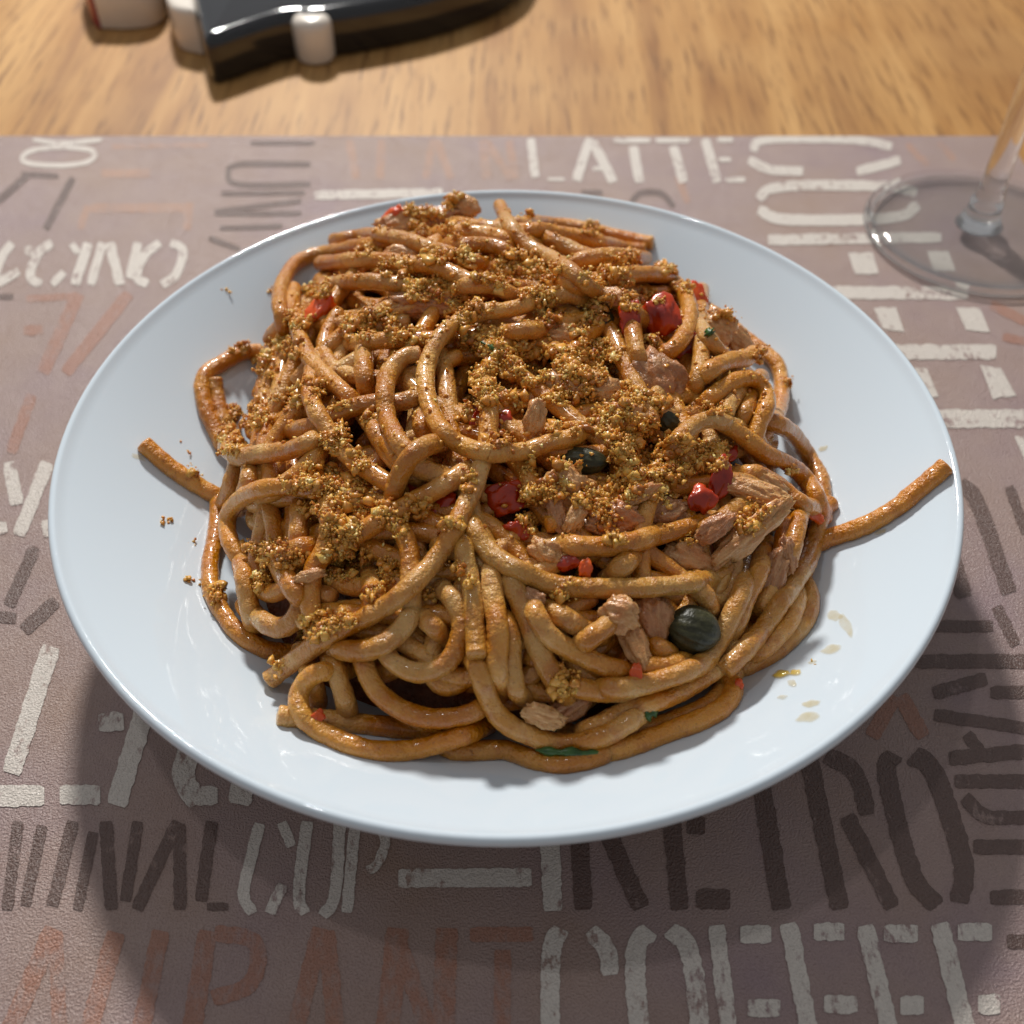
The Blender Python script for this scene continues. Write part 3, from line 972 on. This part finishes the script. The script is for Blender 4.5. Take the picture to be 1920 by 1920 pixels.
ICO = bmesh.new()
bmesh.ops.create_icosphere(ICO, subdivisions=4, radius=1.0)
ICO_V = [v.co.copy() for v in ICO.verts]
ICO_F = [tuple(v.index for v in f.verts) for f in ICO.faces]
ICO.free()


def basis(ang, tilt=0.0):
    """x axis along the picture angle, z towards the viewer"""
    zax = (CR @ Vector((0, 0, 1))).normalized()
    xax = (CR @ Vector((math.cos(ang), -math.sin(ang), 0))).normalized()
    yax = zax.cross(xax)
    m = Matrix((xax, yax, zax)).transposed()
    return m @ Matrix.Rotation(tilt, 3, 'Y')


def lump(name, px, py, wpx, hpx, ang, thick, mat, label, cat, group, depth=0.0, kind='tuna', seed=0):
    c, t = place(px, py, depth)
    k = t / F * 0.5
    sx, sy, sz = wpx * k, hpx * k, thick * min(wpx, hpx) * k
    B = basis(math.radians(ang), random.uniform(-.25, .25))
    vs, fib = [], []
    for v in ICO_V:
        q = Vector((v.x, v.y, v.z))
        if kind == 'tuna':
            # flaky fibres along x, torn outline
            n1 = noise.fractal(Vector((v.x * 1.1 + seed, v.y * 2.2, v.z * 2.0)), 0.9, 2.0, 4)
            n2 = noise.noise(Vector((v.x * 1.6 + seed * 2, v.y * 9.0, v.z * 9.0)))
            n3 = noise.fractal(Vector((v.x * 3.2 + seed, v.y * 4.5, v.z * 4.5)), 0.8, 2.0, 3)
            s = 1 + 0.34 * n1 + 0.03 * n2 + 0.16 * n3
            q = v * s
        elif kind == 'tomato':
            n1 = noise.fractal(Vector((v.x * 1.2 + seed, v.y * 1.2, v.z * 1.2)), 0.9, 2.0, 3)
            s = 1 + 0.34 * n1
            q = Vector((v.x, v.y, v.z)) * s
            q.z += 0.55 * (q.x * q.x - 0.4) - 0.35 * q.y * q.y   # curled skin
        else:
            # caper: closed bud, fine lengthwise ridges, pointed tip
            a = math.atan2(v.y, v.z)
            s = 1 + 0.045 * math.sin(a * 13 + 2.0 * v.x) * (1 - v.x * v.x) + 0.05 * noise.noise(v * 1.6 + Vector((seed, 0, 0)))
            q = Vector((v.x * (1.0 + 0.12 * max(0, v.x)), v.y, v.z)) * s
        p = B @ Vector((q.x * sx, q.y * sy, q.z * sz)) + c
        vs.append(p)
        fib.append((v.x * 1.5 + seed, v.y * 5.5 + seed, v.z * 4.0) if kind != 'caper' else (math.atan2(v.y, v.z) * 3.2, v.x * 1.2, seed))
    for p in vs:
        p.z = max(p.z, plate_z(p.x, p.y) + .0003)
    o = mesh_obj(name, vs, ICO_F, M[mat])
    at = o.data.attributes.new('fibre', 'FLOAT_VECTOR', 'POINT')
    at.data.foreach_set('vector', [x for f in fib for x in f])
    if group: tag(o, label, cat, group)
    else: tag(o, label, cat)
    return vs


LV, LF = [], []


def keep(vs):
    b = len(LV)
    LV.extend(tuple(v) for v in vs)
    LF.extend(tuple(i + b for i in f) for f in ICO_F)


TOM = 'tomato pieces in the heap'
for (x, y, wd, ht, an, dp, mt, lab) in [
    (600, 580, 62, 44, -55, .000, 'tomato_orange', 'glossy bright orange-red tomato piece on the left shoulder of the heap'),
    (737, 404, 44, 28, -35, .000, 'tomato_orange', 'small orange-red tomato piece beside the crumbs at the summit'),
    (1238, 592, 66, 74, 10, .003, 'tomato', 'dark red tomato piece framed inside a spaghetti loop'),
    (1312, 560, 26, 62, -12, .000, 'tomato_orange', 'bright orange tomato skin corner sticking out beside the spaghetti loop'),
    (1290, 650, 56, 54, -40, .003, 'tomato', 'red tomato piece below the spaghetti loop'),
    (1350, 900, 40, 86, 18, .000, 'tomato', 'long bright red tomato strip standing by the crumbs'),
    (1372, 852, 18, 34, 35, -.0005, 'tomato', None),
    (1316, 935, 50, 50, 0, .003, 'tomato', None),
    (800, 905, 74, 54, -20, .005, 'tomato', None), (830, 950, 60, 46, -20, .005, 'tomato', None),
    (948, 935, 62, 80, 60, .003, 'tomato', 'broad deep red tomato piece right of the long diagonal strand'),
    (965, 995, 40, 50, 80, .003, 'tomato', None),
    (1064, 1056, 44, 30, -15, .000, 'tomato', 'small red tomato piece above the long curved strand'),
    (1098, 1066, 26, 38, 10, -.0005, 'tomato_orange', 'small bright orange tomato piece next to a red one'),
    (1192, 1266, 24, 44, 5, .000, 'tomato_orange', 'orange-red tomato scrap hanging under the tuna flake'),
    (596, 1346, 26, 30, 30, .0008, 'tomato_orange', 'orange tomato scrap stuck to the lowest spaghetti loop'),
    (940, 790, 40, 44, 0, .004, 'tomato', None), (895, 790, 26, 50, 10, .004, 'tomato', None),
    (1530, 968, 34, 20, 30, .0005, 'tomato_orange', 'orange tomato scrap on the strands next to the jutting spaghetti end'),
    (1180, 600, 40, 70, 0, .004, 'tomato', None), (1386, 1284, 16, 22, 0, .001, 'tomato_orange', None)]:
    keep(lump('tomato_piece', x, y, wd, ht, an, .5, mt, lab or 'dark red tomato piece tucked deep between spaghetti strands', 'tomato',
              None if lab else TOM, dp * .3 - .0005, 'tomato', x * .013 + y * .007))

TUN = 'tuna flakes in the heap'
for (x, y, wd, ht, an, dp, mt, lab) in [
    (1003, 785, 64, 34, -78, -.001, 'tuna', 'upright wedge of pink tuna under the wide hooked strand'),
    (1092, 728, 120, 62, 12, -.001, 'tuna', 'largest tan tuna flake near the top of the heap'),
    (1040, 712, 60, 22, -55, -.0015, 'tuna', None),
    (1172, 775, 56, 34, 10, -.001, 'tuna', None),
    (1172, 862, 110, 26, 66, -.001, 'tuna', 'long narrow tuna flake beside the dark caper'),
    (1062, 915, 84, 76, 30, .000, 'tuna', 'thick tuna chunk just below the crumb-covered caper'),
    (1080, 968, 62, 30, -60, -.001, 'tuna', None),
    (1046, 962, 66, 28, 75, .000, 'tuna_brown', None),
    (1204, 926, 58, 24, -28, -.001, 'tuna', None),
    (1020, 1034, 54, 44, 20, -.001, 'tuna', 'round tuna lump resting on the long curved strand'),
    (1160, 972, 70, 50, 0, .000, 'tuna_brown', None),
    (1240, 965, 90, 50, -20, .001, 'tuna_brown', None),
    (1120, 985, 60, 36, 20, .000, 'tuna_brown', None),
    (1418, 925, 112, 40, 20, -.001, 'tuna', None),
    (1404, 1000, 170, 40, -39, -.0025, 'tuna', 'long pale tuna flake folded over the right flank of the heap'),
    (1440, 905, 70, 30, 30, .000, 'tuna', None),
    (1292, 1048, 92, 58, 20, -.0015, 'tuna', 'craggy orange-tan tuna chunk at the end of the long curved strand'),
    (1340, 990, 80, 34, -35, .001, 'tuna_brown', None),
    (1163, 1150, 58, 56, 10, -.001, 'tuna', 'shiny orange tuna lump in front of the big caper'),
    (1190, 1208, 100, 40, 68, -.0005, 'tuna', 'stringy tuna flake hanging down beside the big caper'),
    (1222, 1165, 92, 70, 80, .002, 'tuna_brown', 'brown fibrous tuna piece behind the big caper'),
    (1018, 1342, 70, 34, 14, -.0005, 'tuna', 'orange tuna scrap low on the front of the heap'),
    (1072, 1322, 80, 40, -30, .002, 'tuna_brown', None),
    (1232, 706, 90, 78, 40, .001, 'tuna_brown', None),
    (1048, 628, 60, 36, 10, .001, 'tuna', None),
    (1345, 612, 66, 50, 40, .001, 'tuna', None),
    (1385, 640, 50, 36, 45, .001, 'tuna', None),
    (800, 568, 110, 44, 0, .002, 'tuna_brown', None),
    (812, 410, 90, 40, -5, .000, 'tuna_brown', None), (752, 422, 90, 40, -15, .000, 'tuna', None), (856, 392, 50, 40, 0, .0, 'tuna_brown', None),
    (872, 388, 46, 34, 30, -.0005, 'tuna', 'small tuna lump beside the crumbs at the summit'),
    (756, 474, 62, 22, 3, .000, 'tuna', None),
    (1450, 1080, 90, 40, -70, .001, 'tuna_brown', None),
    (1478, 1040, 60, 24, 80, .001, 'tuna_brown', None),
    (580, 1080, 50, 20, -15, .000, 'tuna', None),
    (1000, 1120, 46, 26, 30, .001, 'tuna_brown', None),
    (1160, 560, 70, 30, 20, .001, 'tuna', None), (760, 700, 40, 60, 0, .004, 'tuna_brown', None)]:
    keep(lump('tuna_flake', x, y, wd * 1.12, ht * 1.15, an, .55, mt, lab or 'ragged tan tuna flake lodged among the strands and crumbs', 'tuna',
              None if lab else TUN, dp - .0006, 'tuna', x * .017 + y * .011))

for (x, y, wd, ht, an, dp, lab) in [
    (1298, 1180, 94, 84, 15, -.0035, 'large dark green ridged caper low on the right front of the heap'),
    (1086, 864, 96, 54, 5, .0010, 'dark caper peeking out below the wide hooked strand'),
    (1132, 610, 40, 64, 0, .003, 'dark caper in the shade left of the spaghetti loop'),
    (1252, 792, 60, 50, 40, .001, 'olive green caper half buried in breadcrumbs')]:
    keep(lump('caper', x, y, wd, ht, an, .95, 'caper', lab, 'caper', 'capers in the heap', dp, 'caper', x * .1))


# --- parsley
def leaf(px, py, wpx, hpx, ang, label, seed):
    c, t = place(px, py, -.0009)
    k = t / F * 0.5
    B = basis(math.radians(ang))
    n = 14
    vs, fs = [], []
    for i in range(n):
        u = -1 + 2 * i / (n - 1)
        wv = (1 - u * u) ** 0.6 * (0.8 + 0.35 * math.sin(u * 9 + seed)) + 0.05
        for s in (-1, 0, 1):
            q = Vector((u * wpx * k, s * wv * hpx * k, .0006 * (1 - abs(s)) + .0008 * noise.noise(Vector((u * 2, s, seed))) - .0012 * u * u))
            vs.append(B @ q + c)
    m0 = len(vs)
    vs += [v - (B @ Vector((0, 0, .00035))) for v in vs]
    for i in range(n - 1):
        for s in (0, 1):
            a = i * 3 + s
            fs.append((a, a + 1, a + 4, a + 3))
            fs.append((m0 + a + 3, m0 + a + 4, m0 + a + 1, m0 + a))
    rim = [i * 3 for i in range(n)] + [i * 3 + 2 for i in reversed(range(n))]
    for a, b_ in zip(rim, rim[1:] + rim[:1]):
        fs.append((a, b_, b_ + m0, a + m0))
    o = mesh_obj('parsley_leaf', vs, fs, M['parsley'])
    tag(o, label, 'parsley', 'parsley bits on the heap')


leaf(1067, 1412, 124, 20, 3, 'long flat parsley shred along the bottom front strand', 1.0)
leaf(1216, 1341, 40, 22, -18, 'small parsley bit at the torn strand end', 2.0)
leaf(1331, 623, 18, 22, 50, 'tiny parsley bit beside the red tomato', 3.0)
leaf(930, 655, 70, 10, 28, 'thin dark herb sliver among the crumbs at the centre', 4.0)

b = len(GV)
GV += LV; GF += [tuple(i + b for i in f) for f in LF]
BV = BVHTree.FromPolygons(GV, GF)

# ------------------------------------------------------------------ breadcrumbs
CL = [(800, 390, 48, 20, 1), (846, 368, 12, 20, 1.6), (790, 425, 30, 14, 1), (855, 432, 20, 16, 1), (690, 470, 26, 14, 1), (840, 482, 50, 16, 1), (980, 490, 50, 22, 1), (1022, 510, 40, 22, 1),
      (1112, 428, 26, 12, 1), (995, 405, 24, 8, .8), (1232, 446, 10, 10, 1), (1175, 488, 40, 14, 1), (1250, 500, 32, 12, 1), (590, 540, 40, 16, 1), (740, 505, 36, 16, 1), (805, 540, 52, 22, 1.2),
      (880, 575, 40, 22, 1), (1010, 555, 30, 20, 1), (1032, 590, 30, 20, 1), (700, 595, 45, 18, 1.1), (670, 622, 30, 14, 1), (905, 640, 40, 24, 1), (880, 605, 22, 14, 1), (960, 660, 50, 18, 1),
      (1040, 672, 60, 22, 1.2), (1122, 660, 50, 20, 1.1), (980, 702, 50, 26, 1.1), (1100, 700, 50, 20, 1.1), (908, 725, 28, 42, 1.2), (1070, 738, 50, 18, 1), (960, 748, 30, 14, 1), (1112, 590, 24, 24, 1),
      (1090, 622, 20, 14, 1), (1232, 640, 14, 14, 1), (1180, 742, 30, 24, 1), (1142, 790, 40, 28, 1.1), (1060, 805, 40, 10, 1), (940, 826, 24, 10, 1), (1200, 800, 30, 24, 1), (1242, 760, 24, 14, 1),
      (1170, 840, 26, 40, 1.1), (1222, 850, 30, 20, 1), (1328, 855, 38, 28, 1.3), (1298, 872, 24, 24, 1), (1262, 832, 20, 20, 1), (1038, 915, 30, 18, 1), (1112, 930, 40, 22, 1), (995, 930, 14, 14, .8),
      (985, 985, 10, 24, .7), (1132, 960, 24, 22, .9), (1150, 1012, 18, 12, .8), (1222, 885, 24, 14, 1), (1240, 930, 20, 14, .8), (1412, 958, 34, 12, .8), (1400, 985, 24, 12, .7), (1290, 1010, 12, 14, .8),
      (540, 650, 26, 22, 1), (495, 685, 26, 30, 1), (450, 655, 24, 8, .8), (460, 780, 42, 24, 1.1), (430, 830, 22, 26, 1), (398, 862, 20, 24, 1), (375, 882, 20, 12, 1), (350, 860, 10, 6, .5),
      (592, 712, 20, 12, .8), (600, 745, 16, 20, .9), (640, 762, 14, 12, .9), (632, 815, 28, 18, 1), (675, 862, 14, 20, .9), (620, 832, 22, 14, 1), (600, 890, 40, 22, 1.1), (640, 912, 50, 22, 1.2),
      (560, 905, 30, 16, 1), (660, 940, 46, 22, 1.2), (722, 960, 20, 22, 1), (640, 990, 38, 26, 1.2), (650, 1042, 42, 34, 1.2), (640, 1072, 30, 20, 1), (530, 1042, 40, 24, 1), (472, 1030, 20, 20, 1),
      (490, 1085, 18, 22, .9), (410, 1112, 16, 18, 1), (600, 1170, 34, 24, 1.1), (640, 1160, 30, 12, .9), (732, 1070, 18, 34, .8), (585, 955, 20, 16, .8), (850, 985, 14, 12, .8), (520, 1206, 10, 8, .8),
      (522, 1244, 7, 6, .7), (692, 1328, 10, 8, .8), (1062, 1275, 18, 26, .9), (1082, 1085, 8, 12, .8), (1052, 1120, 14, 12, .7), (1085, 1356, 8, 6, .8), (1420, 662, 20, 10, .7), (1470, 715, 8, 8, .5),
      (1180, 560, 60, 18, .6), (1140, 520, 50, 20, .7), (930, 520, 60, 20, .7), (760, 630, 40, 20, .6), (1290, 540, 30, 10, .7), (1355, 590, 24, 16, .6), (780, 950, 24, 14, .6), (760, 985, 14, 20, .5),
      (560, 600, 30, 16, .7), (545, 740, 24, 24, .6), (700, 780, 24, 12, .4), (1260, 890, 30, 20, .8), (1180, 900, 30, 30, .8), (1060, 870, 24, 10, .6), (1000, 870, 24, 16, .5), (1340, 770, 30, 16, .5), (1480, 880, 30, 14, .3),
      (880, 770, 10, 20, .8), (880, 905, 12, 20, .5), (860, 1060, 20, 12, .3), (700, 1110, 18, 10, .8), (810, 1120, 16, 8, .5), (560, 1190, 30, 8, .5), (885, 1090, 14, 8, .4)]
ICO1 = bmesh.new()
bmesh.ops.create_icosphere(ICO1, subdivisions=1, radius=1.0)
I1V = np.array([v.co[:] for v in ICO1.verts])
I1F = [tuple(v.index for v in f.verts) for f in ICO1.faces]
ICO1.free()
GR = []          # grain centres, radius, tone
for (cx, cy, rx, ry, wt) in CL:
    nsub = max(2, int(math.pi * rx * ry * wt / 105))
    for s in range(nsub):
        a, q = random.uniform(0, 2 * math.pi), math.sqrt(random.random())
        px, py = cx + rx * q * math.cos(a), cy + ry * q * math.sin(a)
        d = ray(px, py)
        h = BV.ray_cast(CAM, d)
        if h[0] is None: continue
        nm = (h[1] * (1 if h[1].dot(d) < 0 else -1) + Vector((0, 0, 0.8))).normalized()
        c = h[0] + nm * random.uniform(.0001, .0012) * (1.25 - q)
        tone0 = random.gauss(.5, .16)
        for g in range(random.randint(2, 4)):
            p = c + Vector((random.gauss(0, .0006), random.gauss(0, .0006), random.gauss(-.0003, .0004)))
            GR.append((p, random.uniform(.0006, .00115), tone0 + random.gauss(-.05, .1)))
        for g in range(random.randint(9, 18)):
            sd = .00080
            p = c + Vector((random.gauss(0, sd), random.gauss(0, sd), random.gauss(0, sd * .8)))
            GR.append((p, random.choice((.00018, .00023, .00028, .00034, .00042)) * random.uniform(.85, 1.15), tone0 + random.gauss(0, .14)))
# thin sprinkle fallen straight from above over the whole heap
for k in range(1500):
    a, q = random.uniform(0, 2 * math.pi), math.sqrt(random.random()) * .84
    x, y = HC[0] + HR * .9 * q * math.cos(a), HC[1] + .006 + HR * .9 * q * math.sin(a)
    h = BV.ray_cast(Vector((x, y, .15)), Vector((0, 0, -1)))
    if h[0] is None or h[1].z < .35: continue
    if random.random() < .45: continue
    GR.append((h[0] + Vector((0, 0, .0002)), random.uniform(.0003, .0006), random.gauss(.5, .2)))


def grains(name, GR, seed):
    r2 = np.random.default_rng(seed)
    n = len(GR)
    C = np.array([tuple(g[0]) for g in GR])
    Rr = np.array([g[1] for g in GR])
    base = np.repeat(I1V[None], n, 0)
    base = base * (1 + r2.normal(0, .38, (n, len(I1V), 1)))
    base = base * (1 + r2.normal(0, .25, (n, 1, 3)))
    A = base * Rr[:, None, None] + C[:, None, :]
    nv = len(I1V)
    f = np.array(I1F)
    Fc = (f[None] + (np.arange(n) * nv)[:, None, None]).reshape(-1, 3)
    me = bpy.data.meshes.new(name)
    me.vertices.add(n * nv)
    me.vertices.foreach_set('co', A.reshape(-1))
    me.loops.add(len(Fc) * 3)
    me.loops.foreach_set('vertex_index', Fc.reshape(-1))
    me.polygons.add(len(Fc))
    me.polygons.foreach_set('loop_start', np.arange(len(Fc)) * 3)
    me.polygons.foreach_set('loop_total', np.full(len(Fc), 3))
    me.update(calc_edges=True)
    me.validate()
    at = me.attributes.new('tone', 'FLOAT', 'POINT')
    at.data.foreach_set('value', np.repeat(np.clip([g[2] for g in GR], 0, 1), nv).astype(np.float32))
    me.materials.append(M['crumb'])
    o = bpy.data.objects.new(name, me)
    COL.objects.link(o)
    return o


tag(grains('toasted_breadcrumbs', GR, 3), 'golden toasted breadcrumbs strewn over the spaghetti heap', 'breadcrumbs', kind='stuff')

for (px, py, k) in [(425, 550, 7), (508, 550, 6), (511, 542, 4), (318, 978, 12), (306, 977, 5), (363, 1020, 7), (352, 1092, 9), (370, 1092, 4), (1525, 1245, 2), (338, 832, 2), (354, 851, 4)]:
    d = ray(px, py)
    t = hit_heap(px, py, .08)
    c = CAM + d * t
    gs = [(c + Vector((random.gauss(0, .0006), random.gauss(0, .0006), .0003 + abs(random.gauss(0, .0004)))), random.uniform(.0003, .0005), random.uniform(.2, .7)) for _ in range(k)]
    o = grains('bread_crumb', gs, int(px))
    tag(o, 'single toasted bread crumb fallen on the bare white plate', 'crumb', 'stray crumbs on the plate')


# ------------------------------------------------------------------ oil and sauce marks on the plate
def blot(px, py, wpx, hpx, mat, label, seed, h=.0003, name='oil_drop', group=None):
    c = CAM + ray(px, py) * hit_heap(px, py, .08)
    Z = (c - CAM).length
    sx, sy = wpx * Z / F / 2, hpx * Z / F / 2 / math.sin(PITCH)
    n, m = 28, 6
    vs, fs, ed = [], [], []
    for i in range(m + 1):
        for j in range(n):
            a = 2 * math.pi * j / n
            w_ = 1 + .35 * noise.noise(Vector((math.cos(a) * 1.3 + seed, math.sin(a) * 1.3, seed)))
            q = i / m * w_
            x, y = c.x + sx * q * math.cos(a), c.y + sy * q * math.sin(a)
            vs.append((x, y, plate_z(x, y) + .00045 + h * (1 - (i / m) ** 2)))
            ed.append(1.0 if i < m - 1 else 0.6 if i < m else 0.0)
    for i in range(m):
        for j in range(n):
            a, b_ = i * n + j, i * n + (j + 1) % n
            fs.append((a, b_, b_ + n, a + n))
    o = mesh_obj(name, vs, fs, M[mat])
    at = o.data.attributes.new('edge', 'FLOAT', 'POINT')
    at.data.foreach_set('value', ed)
    tag(o, label, 'oil', group)


blot(1464, 1266, 34, 18, 'oil', 'brightest yellow oil drop on the plate beside the heap', 1.3, .0006)
OG = 'oil marks on the plate'
for (x, y, a, b_) in [(1490, 1264, 22, 14), (1483, 1285, 16, 18), (1466, 1311, 18, 10)]:
    blot(x, y, a, b_, 'oil' if a > 20 else 'smear', 'small yellow oil drop next to the brightest drop on the plate', x * .1, .0004, group=OG)
for (x, y, a, b_) in [(1518, 1322, 34, 16), (1512, 1348, 40, 24), (1564, 1158, 22, 26), (1584, 1176, 16, 50), (1556, 1220, 34, 20), (1542, 846, 16, 10), (1522, 1244, 14, 8), (262, 862, 26, 10), (1650, 1000, 20, 10)]:
    blot(x, y, a, b_, 'smear', 'faint dried sauce smear on the white plate', x * .1, .0001, 'sauce_smear', 'sauce smears on the plate')

# ------------------------------------------------------------------ wine glass
gc = on_plane(1832, 430, 0.0022)
wg = empty('wine_glass', (gc.x, gc.y, 0.0002))
tag(wg, 'clear stemmed wine glass standing on the placemat behind the plate', 'wine glass')
gl = on_plane(1618, 415, 0.0022)
RF = abs(gc.x - gl.x) * 1.0


def glass_part(name, prof, mat):
    o = lathe(name, prof, mat, None, 96)
    o.parent = wg
    return o


glass_part('foot', [(1e-5, .0004), (RF * .6, .0005), (RF - .0036, .0006), (RF - .0034, .0028), (RF * .8, .0030), (RF * .55, .0035), (RF * .3, .0040), (1e-5, .0042)], M['foot_glass'])
glass_part('rim', [(RF - .0016 + .0016 * math.cos(a * math.pi / 6), .0020 + .0014 * math.sin(a * math.pi / 6)) for a in range(13)], M['glass'])
glass_part('stem', [(1e-5, .0043), (.0086, .0044), (.0074, .0062), (.0065, .0090), (.0060, .0112), (.0058, .0125), (.0060, .0140), (.0056, .0156), (.0049, .0175), (.0045, .022), (.0042, .035), (.0040, .055), (.0040, .075), (.0044, .088), (.0056, .095), (.0080, .0990), (1e-5, .0992)], M['glass'])
bp = []
for i in range(30):
    u = i / 29
    bp.append((.0085 + .0335 * math.sin(u * math.pi * .62) ** .8 if i else .0001, .0994 + .105 * u ** 1.15))
inner = [(max(1e-5, r - .0011), z + (.0012 if i < 6 else 0)) for i, (r, z) in enumerate(bp)]
glass_part('bowl', bp + inner[::-1], M['glass'])

# ------------------------------------------------------------------ black and white trivet at the back
HT = .0215
root = empty('trivet', on_plane(600, 20, -0.0016))
tag(root, 'glossy black and white cut-out trivet with a red edge lying on the bare table', 'trivet')


def slab(name, pix, mat, h, bev, grow=0.0):
    P = [on_plane(x, y, -0.0016) for x, y in catmull(pix + [pix[0]], 6.0)[:-1]]
    A = np.array([(p.x, p.y) for p in P])
    area = 0.5 * np.sum(A[:, 0] * np.roll(A[:, 1], -1) - np.roll(A[:, 0], -1) * A[:, 1])
    if area < 0: A = A[::-1]
    T = np.roll(A, -1, 0) - np.roll(A, 1, 0)
    T /= np.linalg.norm(T, axis=1)[:, None] + 1e-12
    N = np.stack([-T[:, 1], T[:, 0]], 1)                  # inwards
    for _ in range(6):
        N = 0.25 * np.roll(N, 1, 0) + 0.5 * N + 0.25 * np.roll(N, -1, 0)
    n = len(A)
    rings = [(bev * .3, 0.0), (0.0, bev * .4), (0.0, h - bev)] + [(bev * (1 - math.cos(q * math.pi / 12)), h - bev + bev * math.sin(q * math.pi / 12)) for q in range(1, 7)]
    V, Fc = [], []
    for ins, z in rings:
        V += [(*(A[i] + N[i] * ins), -0.0014 + z) for i in range(n)]
    for k in range(len(rings) - 1):
        for i in range(n):
            Fc.append((k * n + i, k * n + (i + 1) % n, (k + 1) * n + (i + 1) % n, (k + 1) * n + i))
    Fc.append(tuple((len(rings) - 1) * n + i for i in range(n)))
    Fc.append(tuple(reversed(range(n))))
    me = bpy.data.meshes.new(name)
    me.from_pydata(V, [], Fc)
    me.update()
    me.polygons.foreach_set('use_smooth', [True] * len(me.polygons))
    me.materials.append(M[mat])
    o = bpy.data.objects.new(name, me)
    COL.objects.link(o)
    o.parent = root
    o.matrix_parent_inverse = Matrix.Translation(root.location).inverted()
    return o


slab('body', [(384, 100), (393, 140), (402, 158), (430, 154), (480, 136), (550, 113), (600, 112), (640, 107), (700, 97), (800, 76), (900, 44), (955, 16), (985, -15), (985, -50), (930, -110), (800, -150), (600, -160), (440, -120), (372, -60), (366, 0), (374, 50)], 'black', HT, .0055)
slab('white_patch', [(556, 112), (566, 122), (592, 126), (618, 121), (630, 110), (626, 92), (592, 84), (560, 92)], 'cream', HT * .93, .0045)
slab('white_paw', [(330, 80), (342, 96), (378, 104), (384, 98), (378, 40), (368, -20), (346, -30), (328, 0), (324, 45)], 'cream', HT * .96, .003)
slab('white_leg', [(190, 56), (240, 58), (292, 50), (318, 28), (330, -20), (345, -60), (250, -75), (188, -40), (182, 10)], 'cream', HT * .93, .003)
slab('red_edge', [(170, 34), (178, 50), (192, 56), (190, 10), (192, -40), (176, -40), (164, 0)], 'red', HT * .9, .003)
slab('back_link', [(185, -35), (250, -70), (345, -58), (380, -30), (395, -90), (345, -115), (240, -118), (180, -80)], 'black', HT * .9, .003)
